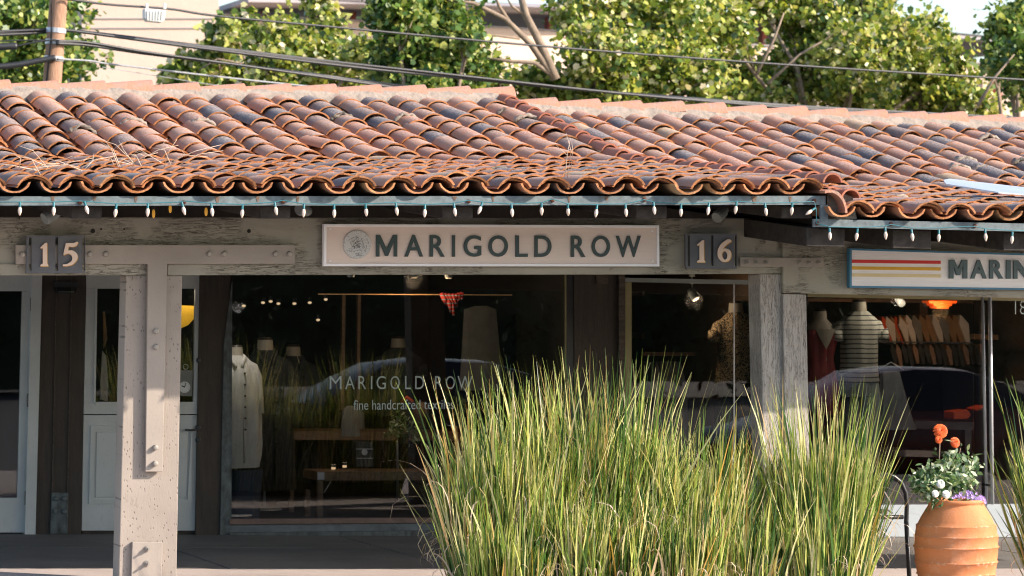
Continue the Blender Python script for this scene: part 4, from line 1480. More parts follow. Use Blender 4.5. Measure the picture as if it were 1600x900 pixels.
# black box with printed label on the bench
t = thing('candle_box', W(570, 728, 26.8), 'black box with a round pale emblem standing on the low bench', 'box')
pq('box', [(556, 690), (583, 690), (583, 729), (557, 729)], 26.8, .12, 'black_metal', t)
pq('box_band', [(556, 701), (583, 701), (583, 702.2), (556, 702.2)], 26.797, .003, 'label_white', t)
pq('box_band', [(557, 715.5), (583, 715.5), (583, 716.5), (557, 716.5)], 26.797, .003, 'label_white', t)
cc = W(569.5, 706.5, 26.795)
vv, ff = loft_vf([(0, 0, 0, .026, .026), (0, 0, .002, .026, .026)], 20)
mo('emblem', [(cc.x + a, cc.y - z_, cc.z + b) for a, b, z_ in vv], ff, 'label_white', t)
for i, (x, y, lb) in enumerate(((521, 730, 'low glass candle on the bench, left of the two'), (538.5, 727, 'taller glass candle on the bench beside the black box'))):
    c = W(x, y, 26.85)
    t = thing('candle', c, lb, 'candle')
    vv, ff = lathe_vf([(.022, 0), (.024, .04), (.022, .045)], 14); mo('jar', vv, ff, 'window_glass', t, c - Vector((0, 0, .02)), smooth=True)
    vv, ff = lathe_vf([(.018, 0.002), (.018, .02)], 12); mo('wax', vv, ff, 'lamp_glow', t, c - Vector((0, 0, .02)))

# wooden head with a red headband
c = W(657, 645, 27.2)
t = thing('carved_bust', c - Vector((0, 0, .12)), 'carved wooden head display on the table in the large window', 'bust')
loft('head', [(c.x, 27.2, c.z - .13, .05, .05), (c.x, 27.2, c.z - .09, .045, .05), (c.x, 27.19, c.z - .06, .055, .07), (c.x, 27.19, c.z, .07, .085), (c.x, 27.2, c.z + .06, .065, .08), (c.x, 27.2, c.z + .095, .035, .045)], 'table_wood', t, 20)
loft('nose', [(c.x, 27.105, c.z - .02, .012, .012), (c.x, 27.11, c.z + .02, .007, .008)], 'table_wood', t, 8)
tube('headband', [W(628, 628, 27.2), W(636, 621, 27.15), W(645, 628, 27.15)], .018, 'cloth_orange', t, 8)

# hanging linen towel, trousers, scarf, racks
def hang(name, px, py, Y, w_, h_, mat, label, cat, fold=.3):
    c = W(px, py, Y)
    t = thing(name, c, label, cat)
    loft('cloth', [(c.x, Y, c.z - h_, w_ * .95, .03), (c.x, Y, c.z - h_ * .5, w_ * .85, .03), (c.x, Y, c.z - .03, w_ * .75, .03), (c.x, Y, c.z, w_ * .3, .02)], mat, t, 32, fold, px * .07)
    return t


hang('hanging_towel', 547, 634, 27.2, .085, .26, 'linen_dim', 'pale linen towel hanging at the front of the tall table', 'towel')
hang('hanging_trousers', 752, 478, 28.0, .20, .75, 'linen_dim', 'pale wide trousers hanging at the back of the large window', 'trousers')
hang('hanging_shirt', 562, 640, 28.2, .05, .2, 'linen_dim', 'small pale shirt hanging behind the towel', 'shirt')
t = thing('scarf', W(706, 460, 26.9), 'red and grey striped scarf hung at the top of the large window', 'scarf')
for i, (xa, xb, yb, xc) in enumerate(((690, 694, 476, 697), (694, 702, 488, 705), (700, 707, 493, 709), (706, 711, 487, 709), (712, 712, 480, 714), (718, 716, 472, 712), (721, 722, 466, 722))):
    tube('scarf_fold', [W(xa, 459, 26.9), W(xb, (460 + yb) / 2, 26.87 + i * .01), W(xc, yb, 26.9)], [.022, .02, .012], 'scarf_stripe', t, 7)
t = thing('lit_edge_strip', W(620, 461, 27), 'thin glowing strip standing in for a lit edge across the top of the large window', 'lit edge')
tube('rail', [W(497, 459.5, 27), W(800, 461, 27)], .005, 'lit_edge_glow', t, 6)  # no lamp: the strip glows to paint light along an edge
t = thing('door_frame', W(549, 650, 28.5), 'two upright wooden posts lit warm at the back of the large window', 'door frame')
pq('upright', [(535, 459), (540, 459), (538, 640), (533, 640)], 28.4, .05, 'table_wood', t)
pq('upright', [(559, 459), (564, 459), (562, 640), (557, 640)], 28.4, .05, 'table_wood', t)
# little ceiling spots
for i, (x, y) in enumerate(((381, 478), (411, 473), (423, 471), (435, 474.5), (460, 474.5), (484, 473), (509, 468), (497, 500))):
    c = W(x, y, 29.6)
    t = thing('ceiling_spot', c, ['first', 'second', 'third', 'fourth', 'fifth', 'sixth', 'seventh', 'lower'][i] + ' small lit ceiling spot from the left inside the large window', 'ceiling light', 'small ceiling spots in the marigold shop')
    vv, ff = lathe_vf([(.004, -.012), (.018, -.004), (.018, .006), (.004, .012)], 10); mo('lamp', vv, ff, 'lamp_glow', t, c)
    vv, ff = lathe_vf([(.02, .012), (.02, .05)], 8); mo('housing', vv, ff, 'black_metal', t, c)
for i, (x, y) in enumerate(((647, 432.5), (701, 433), (548, 432))):
    c = W(x, y, 26.6)
    t = thing('track_light', c, ['warm lit track lamp head, middle of three, just below the beam under the pink sign', 'warm lit track lamp head under the pink sign, right of three', 'unlit grey track lamp head under the left end of the pink sign'][i], 'track light')
    vv, ff = lathe_vf([(.03, -.005), (.034, .01), (.03, .06)], 12); mo('shade', vv, ff, 'lamp_grey', t, c)
    if i < 2:
        vv, ff = lathe_vf([(.024, -.012), (.024, -.006)], 12); mo('lens', vv, ff, 'lamp_glow', t, c)

# potted green plant in the window
def leaves(name, centres, n, size, mat, par=None, seed=1, up=0.0, kind=None, loc=None, flat=0.0, shell=0.35, lobes=True, spreadk=0.13, over=1.0):
    rs = np.random.RandomState(seed)
    if lobes:
        base = np.array([(0, -.5), (.30, -.45), (.50, -.22), (.44, .0), (.52, .30), (.27, .30), (0, .60), (-.27, .30), (-.52, .30), (-.44, .0), (-.50, -.22), (-.30, -.45)])
    else:
        base = np.array([(0, -.6), (.2, -.25), (.24, .1), (0, .6), (-.24, .1), (-.2, -.25)])
    P = []
    tot = sum(c[3] ** 2 * c[4] for c in centres)
    for cx, cy, cz, r, wgt in centres:
        k = max(3, int(n * r * r * wgt / tot))
        # leaves gather in clusters inside each lump
        ncl = max(3, k // 14)
        d = rs.normal(size=(ncl, 3)); d /= np.linalg.norm(d, axis=1)[:, None]
        rad = r * (shell + (1 - shell) * rs.rand(ncl) ** 0.6)
        rad = rad * (1 + (over - 1) * rs.rand(ncl) ** 2)
        cl = d * rad[:, None] * np.array([1, 1, .92])
        idx = rs.randint(0, ncl, k)
        q = cl[idx] + rs.normal(size=(k, 3)) * (spreadk * r + size * .6)
        P.append(q + np.array([cx, cy, cz]))
    P = np.vstack(P); k = len(P)
    nrm = rs.normal(size=(k, 3)) + np.array([0.15, -0.45, 0.55 + up]); nrm /= np.linalg.norm(nrm, axis=1)[:, None]
    t = rs.normal(size=(k, 3)); t -= (t * nrm).sum(1)[:, None] * nrm; t /= np.linalg.norm(t, axis=1)[:, None]
    b = np.cross(nrm, t)
    sz = size * (0.55 + 0.8 * rs.rand(k))
    m = len(base)
    V = P[:, None, :] + (t[:, None, :] * base[None, :, 0, None] + b[:, None, :] * base[None, :, 1, None]) * sz[:, None, None]
    V += nrm[:, None, :] * (np.abs(base[None, :, 0, None]) * .35 * sz[:, None, None])
    me = bpy.data.meshes.new(name)
    me.vertices.add(k * m); me.vertices.foreach_set('co', V.reshape(-1))
    me.loops.add(k * m); me.loops.foreach_set('vertex_index', np.arange(k * m, dtype=np.int32))
    me.polygons.add(k); me.polygons.foreach_set('loop_start', np.arange(0, k * m, m, dtype=np.int32))
    me.polygons.foreach_set('loop_total', np.full(k, m, dtype=np.int32))
    me.update(calc_edges=True)
    a = me.attributes.new('rnd', 'FLOAT', 'FACE'); a.data.foreach_set('value', np.clip(rs.rand(k), 0, 1))
    me.materials.append(MATS[mat])
    o = bpy.data.objects.new(name, me)
    link(o, par)
    if kind: o['kind'] = kind
    return o


c = W(630, 668, 27.1)
t = thing('potted_plant', c - Vector((0, 0, .1)), 'small bright green plant on the table behind the glass', 'plant')
leaves('foliage', [(c.x, c.y, c.z, .11, 1), (c.x + .09, c.y, c.z - .06, .07, 1)], 260, .035, 'flower_leaf', t, 5, lobes=False)
vv, ff = lathe_vf([(.04, -.14), (.055, -.06), (.058, -.05)], 14); mo('pot', vv, ff, 'black_metal', t, c)

# hanging hours sign with a clock face in the dutch door window
t = thing('hours_sign', W(291, 620, YW + .01), 'small paper sign with a white clock face hanging in the dutch door window', 'sign')
pq('card', [(281, 578.5), (301, 578.5), (300, 619), (279.5, 618.5)], YW + 0.012, .004, 'linen_dim', t)
cc = W(288.5, 605, YW + .011)
vv, ff = loft_vf([(0, 0, 0, .046, .046), (0, 0, .002, .046, .046)], 24)
mo('clock_face', [(cc.x + a, cc.y - z_, cc.z + b) for a, b, z_ in vv], ff, 'label_white', t)
tube('clock_hand', [cc + Vector((0, -.003, 0)), cc + Vector((.008, -.003, .034))], .003, 'black_metal', t, 4)
tube('clock_hand', [cc + Vector((0, -.003, 0)), cc + Vector((-.026, -.003, .012))], .004, 'black_metal', t, 4)
for k in range(12):
    a = k * math.pi / 6
    tube('hour_mark', [cc + Vector((math.cos(a) * .034, -.003, math.sin(a) * .034)), cc + Vector((math.cos(a) * .041, -.003, math.sin(a) * .041))], .0013, 'black_metal', t, 3)
pts = [W(290 + 4 * math.cos(a), 573 + 4 * math.sin(a), YW + .012) for a in np.linspace(0, 6.28, 13)]
tube('hook', pts, .003, 'steel', t, 4)
# added panels standing in for reflections in the dutch door glass
t = thing('reflection_panel', W(295, 512, 26.6), 'yellow panel standing in for a bright reflection in the dutch door window', 'cloth')
pq('cloth', [(278, 477), (306, 478), (304, 497), (294, 508), (278, 515)], 26.55, .01, 'reflection_yellow', t)  # added yellow panel, stands in for a reflection
t = thing('reflection_strip', W(162, 625, 26.5), 'narrow strip standing in for a pale reflection at the left of the dutch door window', 'reflection')
pq('cloth', [(160, 548), (166, 556), (169, 600), (168, 627), (157, 624), (157, 600)], 26.5, .02, 'linen', t)  # added strip, stands in for a pale reflection
pq('upper_streak', [(161, 487), (164, 487), (168, 530), (162, 545)], 26.5, .01, 'cloth_tan', t)

# racks and shelves in the right shop
t = thing('wall_shelf', W(1450, 530, 28.6), 'warm lit wooden wall shelf with an upright divider in the clothes shop', 'shelf')
pq('shelf_board', [(1345, 519), (1560, 523), (1560, 531), (1345, 527.5)], 28.4, .4, 'cloth_tan', t)
pq('divider', [(1437, 466), (1450, 466), (1450, 519), (1437, 519)], 28.6, .3, 'table_wood', t)
pq('top_board', [(1262, 466), (1520, 468), (1520, 474), (1262, 471)], 28.4, .3, 'table_wood', t)
pq('rail', [(1370, 533), (1520, 535), (1520, 537), (1370, 535)], 28.2, .03, 'black_metal', t)


ORD = 'first second third fourth fifth sixth seventh eighth ninth tenth eleventh twelfth thirteenth fourteenth fifteenth sixteenth seventeenth'.split()


def garments(x0, x1, y0, y1, Y, n, mats, label, grp, slant=14, name='hanging_garment'):
    for i in range(n):
        x = x0 + (x1 - x0) * i / (n - 1)
        c = W(x, y0, Y)
        t = thing(name, c, label % ORD[i], 'clothes', grp)
        m = mats[i % len(mats)]
        wd = (x1 - x0) / n * .30
        h = y1 - y0 + rnd.uniform(-4, 4)
        pts = [(x, y0), (x + wd, y0 + 1), (x + slant, y0 + h * .3), (x + slant + wd, y0 + h), (x + slant - wd, y0 + h + 1), (x - 1, y0 + h * .3)]
        v, f = prism_px(pts, Y + rnd.uniform(-.02, .02), .25)
        mo('garment', v, f, m, t, bevel=.006)


garments(1378, 1412, 494, 536, 28.3, 6, ['cloth_orange', 'linen', 'cloth_tan'], '%s folded shirt from the left in the reddish stack on the wall shelf', 'reddish shirts on the upper rail')
garments(1405, 1500, 492, 538, 28.3, 10, ['cloth_tan', 'linen', 'linen_dim', 'cloth_tan'], '%s tan shirt from the left on the upper rail of the clothes shop', 'tan shirts on the upper rail')
garments(1392, 1532, 538, 570, 28.1, 17, ['cloth_dark', 'table_wood', 'cloth_dark'], '%s dark garment from the left on the lower rail of the clothes shop', 'dark garments on the lower rail', 8)
garments(1018, 1062, 565, 690, 28.0, 7, ['cloth_grey', 'linen_dim'], '%s grey garment from the left on the rack beside the olive window jamb', 'grey garments on the rack', 12)
t = thing('clothes_rack', W(1040, 700, 28.1), 'dim clothes rack with wooden hangers behind the grey garments', 'rack')
pq('rail', [(1005, 550), (1120, 551), (1120, 556), (1005, 556)], 28.1, .04, 'table_wood', t)
pq('shelf', [(1003, 455), (1140, 457), (1140, 465), (1003, 463)], 29.4, .3, 'table_wood', t)
pq('shelf', [(1003, 520), (1110, 521), (1110, 530), (1003, 529)], 29.4, .3, 'table_wood', t)
t = thing('pendant_lamp', W(1474, 483, 27.6), 'orange glowing stepped pendant lamp in the clothes shop', 'lamp')
for q in ([(1451, 470), (1496, 470), (1494, 474), (1453, 474)], [(1458, 474.3), (1488, 474.3), (1487, 478), (1460, 478)], [(1463, 478.3), (1483, 478.3), (1482, 482), (1464, 482)]):
    pq('shade', q, 27.5, .15, 'orange_glow', t)
# sale table with folded things
t = thing('stock_table', W(1450, 740, 27.2), 'dark table with folded clothes low in the clothes shop window', 'table')
pq('table_top', [(1365, 655), (1520, 660), (1520, 672), (1365, 668)], 27.4, .6, 'dark_wood', t)
pq('shelf', [(1365, 702), (1520, 706), (1520, 716), (1365, 712)], 27.4, .6, 'dark_wood', t)
pq('leg', [(1508, 672), (1518, 672), (1518, 790), (1508, 790)], 27.4, .08, 'dark_wood', t)
for pts, lb in (([(1490, 643), (1512, 640), (1518, 648), (1512, 655), (1490, 655)], 'crumpled orange garment on the stock table'),
                ([(1523, 639), (1541, 633), (1541, 636), (1526, 643)], 'thin orange strap lying at the right end of the stock table')):
    c = W(pts[0][0], pts[0][1], 27.3)
    t = thing('folded_garment', c, lb, 'clothes')
    v, f = prism_px(pts, 27.3, .2); mo('cloth', v, f, 'cloth_orange', t, bevel=.01)

# interior lamps, then added fill lights for the coat, shirt and dutch door
def plamp(name, p, e, col=(1, .7, .42), r=.08):
    l = bpy.data.lights.new(name, 'POINT'); l.energy = e; l.color = col; l.shadow_soft_size = r
    o = bpy.data.objects.new(name, l); COL.objects.link(o); o.location = p


plamp('pendant_light', W(1470, 485, 27.4), 4.5, (1, .50, .20))
plamp('spot_light', W(1085, 470, 26.85), 4, (1, .75, .5))
plamp('track_lamp_light', W(647, 437, 26.65), 10, (1, .72, .45))
plamp('coat_fill_light', W(372, 480, 26.45), 5, (1, .92, .85), .05)  # unseen fill added to brighten the pale coat
plamp('striped_shirt_fill_light', W(1402, 470, 26.45), 3, (1, .85, .65), .05)  # fill light added to lift the striped shirt
plamp('door_fill_light', W(296, 440, 26.4), 4, (1, .85, .6), .05)  # added only to brighten the yellow stand-in panel

# ------------------------------------------------------------------ ornamental grasses
def grass(name, spots, label, seed, front=0, loc=None):
    """spots: (px, Y, base_radius, height, blades, spread)"""
    rs = np.random.RandomState(seed)
    V = []; Fc = []; R = []
    k0 = 0
    for (px, Y, br_, h, n, spr) in spots:
        c = W(px, 600, Y); cx = c.x; gz = GZ(cx)
        for i in range(n):
            a = rs.rand() * 6.283; rr = br_ * math.sqrt(rs.rand())
            bx_, by_ = cx + rr * math.cos(a) * 1.0, Y + rr * math.sin(a) * .8
            out = rr / br_
            d = a + rs.normal() * 0.6
            L_ = h * ((0.46 + 0.30 * rs.rand()) if rs.rand() < .6 else (.15 + .5 * rs.rand())) * (1.0 - .08 * out)
            if rs.rand() < .06: L_ = h * (.8 + .22 * rs.rand())
            lean = spr * out * rs.rand() * .6 + abs(rs.normal()) * .11 + (.30 * rs.rand() if rs.rand() < .13 else 0)
            wob = rs.normal(size=3) * .05; ph = rs.rand() * 6
            kind = rs.rand()
            curl = abs(rs.normal()) * .17
            patch = noise.noise(Vector((bx_ * 5, by_ * 5, seed)))
            val = np.clip(.44 + .32 * rs.normal() + .4 * patch, 0, .82)
            wd = (0.0050 + rs.rand() ** 1.5 * .0062)
            if kind > .93:      # dry curling leaf
                curl = .7 + rs.rand() * 2.1; val = .90 + rs.rand() * .10; wd *= .8; L_ *= .7 + .3 * rs.rand()
            elif kind > .82: val = .78 + rs.rand() * .12
            seg = 12 if curl > .5 else 6
            p = np.array([bx_, by_, gz]); th_ = lean
            fa = rs.rand() * 3.14
            side = np.array([math.cos(fa), math.sin(fa), 0.0])
            dirh = np.array([math.cos(d), math.sin(d) * .8, 0])
            for s_ in range(seg + 1):
                t_ = s_ / seg
                ww = wd * (1 - t_ ** 3 * .93)
                V.append(p - side * ww); V.append(p + side * ww)
                th_ = lean + curl * (t_ ** 2 * 1.5 if curl < .5 else t_ ** 3 * 2.2)
                p = p + (dirh * math.sin(th_) + np.array([wob[0] * math.sin(ph + 4 * t_), wob[1] * math.sin(ph + 3 * t_), math.cos(th_)])) * L_ / seg
            for s_ in range(seg):
                b_ = k0 + 2 * s_
                Fc.append((b_, b_ + 1, b_ + 3, b_ + 2)); R.append(val)
            k0 += 2 * (seg + 1)
    c = W(spots[0][0], 600, spots[0][1])
    t = thing(name, (c.x, c.y, GZ(c.x)), label, 'ornamental grass', 'tall ornamental grasses along the walkway')
    me = mesh_of('blades', V, Fc, 'grass_blade', rn=R)
    o = bpy.data.objects.new('blades', me); link(o, t); o['kind'] = 'stuff'
    loft('root_mound', [(c.x, c.y, GZ(c.x) - .02, spots[0][2] * 1.1, spots[0][2]), (c.x, c.y, GZ(c.x) + .05, spots[0][2] * .8, spots[0][2] * .8)], 'soil', t, 16)


grass('ornamental_grass', [(800, 20.75, .34, 1.52, 2700, .10), (730, 20.6, .10, 1.30, 700, .04), (790, 20.35, .30, .8, 900, .15)], 'leftmost tall green grass clump in front of the large window', 11)
grass('ornamental_grass', [(880, 20.85, .30, 1.60, 2300, .13), (900, 20.4, .30, 1.0, 1200, .15)], 'tall grass clump second from left, reaching up beside the window lettering', 12)
grass('ornamental_grass', [(965, 20.8, .30, 1.66, 2300, .15), (975, 20.35, .28, .9, 1000, .15)], 'tallest yellow green grass clump in front of the brown wall panel', 13)
grass('ornamental_grass', [(1070, 20.75, .34, 1.32, 2500, .15), (1060, 20.35, .32, .85, 1200, .2)], 'grass clump below the window with the patterned top', 14)
grass('ornamental_grass', [(1165, 20.85, .24, 1.12, 1900, .22), (1170, 20.4, .26, .8, 1100, .2)], 'shorter shaded grass clump in front of the peeling posts', 15)
grass('ornamental_grass', [(1284, 20.7, .30, 1.50, 2900, .08), (1280, 20.4, .32, .95, 1100, .10)], 'bright grass clump below the striped mannequin left of the pot', 16)
grass('ornamental_grass', [(1662, 20.6, .22, 1.6, 900, .30)], 'grass clump cut off by the right edge beside the pot', 17)

# ------------------------------------------------------------------ terracotta pot and flowers
YPOT = 20.5
pc = W(1494, 960, YPOT); pz = GZ(pc.x); sc_ = proj((pc.x, YPOT, 1.0))[2]
def hy(y): return W(1494, y, YPOT).z
prof_px = [(40, 950), (52, 925), (58, 905), (60.5, 897), (62.5, 896), (61, 893.5), (64, 878), (65.5, 877), (63.5, 874.5), (65.5, 855), (67.5, 853.5), (65, 851), (65.5, 838), (66.5, 836.5), (64, 834),
           (62.5, 822), (63, 820), (60, 818), (55, 808), (48.5, 797), (44, 790), (43, 787), (45.5, 784.5), (45.5, 781), (43, 779.5), (40, 781), (38, 788), (34, 800)]
rings = []
dens = []
for (a, b), (c_, d_) in zip(prof_px, prof_px[1:]):
    for k in range(2): dens.append((a + (c_ - a) * k / 2, b + (d_ - b) * k / 2))
dens.append(prof_px[-1])
v, f = loft_vf([(0, 0, hy(y) , r / sc_, r / sc_) for r, y in dens], 56)
v = [(x + .002 * noise.noise(Vector((x * 6, y * 6, z * 8))), y, z + .004 * noise.noise(Vector((x * 5, y * 5, 3)))) for x, y, z in v]
t = thing('terracotta_pot', (pc.x, YPOT, pz), 'large ribbed terracotta pot with orange and white flowers in it', 'plant pot')
po = mo('pot', [(x + pc.x, y + YPOT, z) for x, y, z in v], f, 'terracotta', t, smooth=True)
ea = po.data.attributes.new('edge', 'FLOAT', 'POINT')
hot = {62.5, 65.5, 67.5, 66.5, 63}
ev = []
for r, y in dens: ev += [1.0 if min(abs(y - q) for q in (896, 877, 853.5, 836.5, 820)) < 1.3 else 0.0] * 56
ea.data.foreach_set('value', ev)
loft('soil', [(pc.x, YPOT, hy(790), .16, .16), (pc.x, YPOT, hy(789), .16, .16)], 'soil', t, 24)


def stem(par, pts, r=.004, mat='bark'): return tube('stem', pts, r, mat, par, 5)


def dahlia(par, px, py, Y, r, mat, seed, rows=6):
    rs = random.Random(seed)
    c = W(px, py, Y); mb = MB()
    ax = Vector((rs.uniform(-.2, .3), -1, .35)).normalized()
    q = ax.to_track_quat('Z', 'Y').to_matrix()
    for row in range(rows):
        n = 16 - row
        el = math.radians(-25 + row * 105 / rows)
        ll = r * (1.0 - .08 * row)
        for k in range(n):
            a = 6.283 * (k + .5 * (row % 2)) / n + rs.uniform(-.08, .08)
            d = Vector((math.cos(a) * math.cos(el), math.sin(a) * math.cos(el), math.sin(el) * .75))
            s_ = Vector((-math.sin(a), math.cos(a), 0)) * r * .17
            n_ = d.cross(s_).normalized() * r * .10
            p0 = d * ll * .15; p1 = d * ll * .65; p2 = d * ll
            mb.add([c + q @ x for x in (p0, p1 - s_ + n_, p2 - s_ * .45, p2 + s_ * .45, p1 + s_ + n_, p1 - n_ * .3)], [(0, 5, 1), (0, 4, 5), (1, 5, 3, 2), (5, 4, 3)])
    mb.out('flower', mat, par, smooth=False)


fp = thing('dahlia_plant', W(1475, 782, YPOT), 'leafy plant with two orange dahlias and white blooms in the terracotta pot', 'flowers')
YF = YPOT - .03
def wl_(x, y, r, k=1): c = W(x, y, YF); return (c.x, c.y, c.z, r, k)
leaves('foliage', [wl_(1470, 760, .105), wl_(1492, 745, .09), wl_(1450, 758, .08), wl_(1480, 722, .055), wl_(1506, 752, .06), wl_(1440, 748, .035, 2), wl_(1512, 722, .03, 2), wl_(1462, 735, .045)],
       1500, .046, 'flower_leaf', fp, 21, lobes=False, shell=.1)
dahlia(fp, 1470, 673, YF - .02, .056, 'petal_orange', 1, 7)
dahlia(fp, 1467, 687, YF - .06, .028, 'petal_orange', 3, 5)
dahlia(fp, 1493, 691, YF, .042, 'petal_orange', 2, 6)
dahlia(fp, 1470, 756, YF - .12, .034, 'petal_white', 4, 6)
dahlia(fp, 1462, 771, YF - .13, .028, 'petal_white', 5, 6)
dahlia(fp, 1479, 772, YF - .14, .032, 'petal_white', 6, 6)
stem(fp, [W(1472, 775, YF), W(1467, 730, YF), W(1469, 680, YF)])
stem(fp, [W(1492, 770, YF), W(1490, 730, YF), W(1493, 698, YF)])
stem(fp, [W(1494, 730, YF), W(1501, 700, YF - .01)], .003)
for x, y in ((1501, 695), (1461, 702), (1476, 708)):
    c = W(x, y, YF); vv, ff = lathe_vf([(.002, -.012), (.011, -.004), (.011, .005), (.003, .013)], 8)
    mo('bud', vv, ff, 'hedge_leaf', fp, c, smooth=True)
ap = thing('alyssum_plant', W(1515, 782, YPOT), 'small purple flowers spilling over the right rim of the pot', 'flowers')
mb = MB(); rs = random.Random(9)
for i in range(150):
    u_ = rs.random(); c = W(1488 + 52 * u_, 778 - 8 * math.sin(u_ * 3.1) * rs.uniform(0, 1.4) + 9 * rs.random() * (u_ > .6), YPOT - rs.uniform(.02, .17))
    for k in range(5):
        a = k * 1.257 + rs.random(); r = .008
        d = Vector((math.cos(a), -.4 + rs.uniform(-.4, .2), math.sin(a))) * r
        s_ = Vector((-math.sin(a), 0, math.cos(a))) * r * .5
        mb.add([c, c + d * .7 - s_, c + d * 1.2, c + d * .7 + s_], [(0, 1, 2, 3)])
mb.out('flower_cluster', 'petal_purple', ap)['kind'] = 'stuff'
leaves('foliage', [(*W(1515, 781, YPOT - .06), .05, 1), (*W(1530, 783, YPOT - .08), .04, 1)], 160, .02, 'flower_leaf', ap, 23, lobes=False)

# ------------------------------------------------------------------ iron bench beside the pot (its arm shows behind the grass)
YI = 22.1
t = thing('iron_bench', W(1300, 930, YI), 'black iron bench whose curved arm shows between the grass and the pot', 'bench')
pts = [(1421, 905), (1418.5, 860), (1416, 815), (1417, 790), (1415, 770), (1408, 754), (1397, 745), (1385, 741), (1372, 744), (1362, 752)]
v, f = tube_vf([W(x, y, YI) for x, y in pts], .018, 8)
mo('arm', v, f, 'black_metal', t, smooth=True)
tube('seat_rail', [W(1411, 808, YI), W(1362, 808, YI)], .016, 'black_metal', t, 8)
tube('leg', [W(1416, 815, YI), W(1421, 905, YI), W(1423, 925, YI)], .018, 'black_metal', t, 8)
tube('arm', [W(1200, 925, YI), W(1197, 800, YI), W(1201, 760, YI), W(1220, 742, YI), W(1245, 745, YI)], .018, 'black_metal', t, 8)
for i in range(5): pq('seat_slat', [(1205, 806), (1410, 806), (1410, 809), (1205, 809)], YI + .03 + i * .09, .07, 'black_metal', t)
for i in range(3): tube('scroll', [W(1362 + 8 * i, 800, YI), W(1370 + 8 * i, 796, YI), W(1378 + 8 * i, 802, YI)], .008, 'black_metal', t, 5)

# ------------------------------------------------------------------ things on the roof
def zroof(x, y, R=None):
    return (roofL if x < XRK else roofR)(x, y)[0]


def on_roof(px, py):
    # march down the view ray to the roof surface
    for i in range(1400):
        Y = 20.7 + i * .005
        p = W(px, py, Y)
        if p.z < zroof(p.x, Y) + .10: return p
    return W(px, py, 24)


for (cx, cy, n, lb, hh) in ((235, 258, 18, 'tangle of pale dry twigs caught on the lower roof tiles above the number 15', .22), (35, 268, 7, 'pale dry twigs on the roof tiles at far left', .16),
                            (885, 272, 3, 'thin dry seed stalk standing on the roof above the pink sign', .30), (130, 265, 5, 'pale dry twigs between two larger tangles on the lower left roof', .12)):
    c = on_roof(cx, cy)
    t = thing('dry_twigs', c, lb, 'twigs'); rs = random.Random(cx)
    for i in range(n):
        up = cx == 885
        b = on_roof(cx + (rs.uniform(-70, 60) if not up else rs.uniform(-8, 8)), cy + rs.uniform(-6, 6))
        d = Vector((rs.uniform(-.35, .45), rs.uniform(-.1, .1), rs.uniform(.2, 1.0) * hh)) if not up else Vector((rs.uniform(-.02, .05), 0, hh * rs.uniform(.4, 1)))
        m = b + d * .5 + Vector((rs.uniform(-.03, .03), 0, rs.uniform(0, .05)))
        tw = tube('twig', [b, m, b + d], .0035, 'twig', t, 4, r1=.0015)
        if rs.random() < .6: tube('twig_fork', [m, m + Vector((rs.uniform(-.1, .1), 0, rs.uniform(.0, .1)))], .002, 'twig', tw, 3, r1=.001)
t = thing('metal_offcut', on_roof(1540, 298), 'long pale strip of sheet metal lying on the roof tiles at the right edge', 'metal strip')
pts = [W(1474, 281, 22.3), W(1484, 279, 22.35), W(1640, 297, 22.35), W(1640, 306, 21.9), W(1560, 300, 21.9), W(1478, 287, 22.1)]
pts = [Vector((p.x, p.y, max(p.z, zroof(p.x, p.y) + .12))) for p in pts]
mo('sheet', pts + [p - Vector((0, 0, .01)) for p in pts], [(5, 4, 3, 2, 1, 0), (6, 7, 8, 9, 10, 11)] + [(i, (i + 1) % 6, (i + 1) % 6 + 6, i + 6) for i in range(6)], 'roof_flash', t)
#=SECTION3=
# ------------------------------------------------------------------ utility pole and wires
YU = 41.0
t = thing('utility_pole', (W(86, 300, YU).x, YU, -.1), 'weathered brown wooden utility pole at the upper left', 'utility pole')
a = W(81, 135, YU); b = W(93, -20, YU)
dv = (b - a).normalized()
base = a - dv * ((a.z + .2) / dv.z)
tube('pole', [base, a, b, b + dv * 2.5], [.125, .118, .112, .11], 'pole_wood', t, 16)
for y in (48, 66, 92):
    p = a + (b - a) * ((135 - y) / 155)
    v, f = tube_vf([p - dv * .03, p + dv * .03], .125, 14); mo('band', v, f, 'steel', t, smooth=False)
tube('conduit', [W(72, 135, YU - .1), W(80, 60, YU - .12), W(80, -10, YU - .12)], .012, 'cable_black', t, 5)


def wire(pts, r, mat, label, Ya=YU - .15, Yb=44.0, pair=0.0, cat='cable', nm='overhead_cable'):
    P = []
    x0 = pts[0][0]; x1 = pts[-1][0]
    # smooth through the given points
    xs = np.linspace(0, len(pts) - 1, len(pts) * 6)
    for s in xs:
        i = min(int(s), len(pts) - 2); u = s - i
        p0 = pts[max(i - 1, 0)]; p1 = pts[i]; p2 = pts[i + 1]; p3 = pts[min(i + 2, len(pts) - 1)]
        q = [0.5 * (2 * p1[k] + (p2[k] - p0[k]) * u + (2 * p0[k] - 5 * p1[k] + 4 * p2[k] - p3[k]) * u * u + (3 * p1[k] - p0[k] - 3 * p2[k] + p3[k]) * u ** 3) for k in (0, 1)]
        Y = Ya + (Yb - Ya) * (q[0] - x0) / (x1 - x0)
        P.append(W(q[0], q[1], Y))
    t = thing(nm, P[0], label, cat)
    if pair:
        for k in (0, 1):
            Q = [p + Vector((0, math.cos(1.2 + i * .11 + k * math.pi) * pair, math.sin(1.2 + i * .11 + k * math.pi) * pair)) for i, p in enumerate(P)]
            tube('strand', Q, r, mat, t, 6)
        tube('lashing', [p + Vector((0, -.0, pair * .2)) for p in P], r * .8, mat, t, 5)
    else:
        tube('strand', P, r, mat, t, 6)


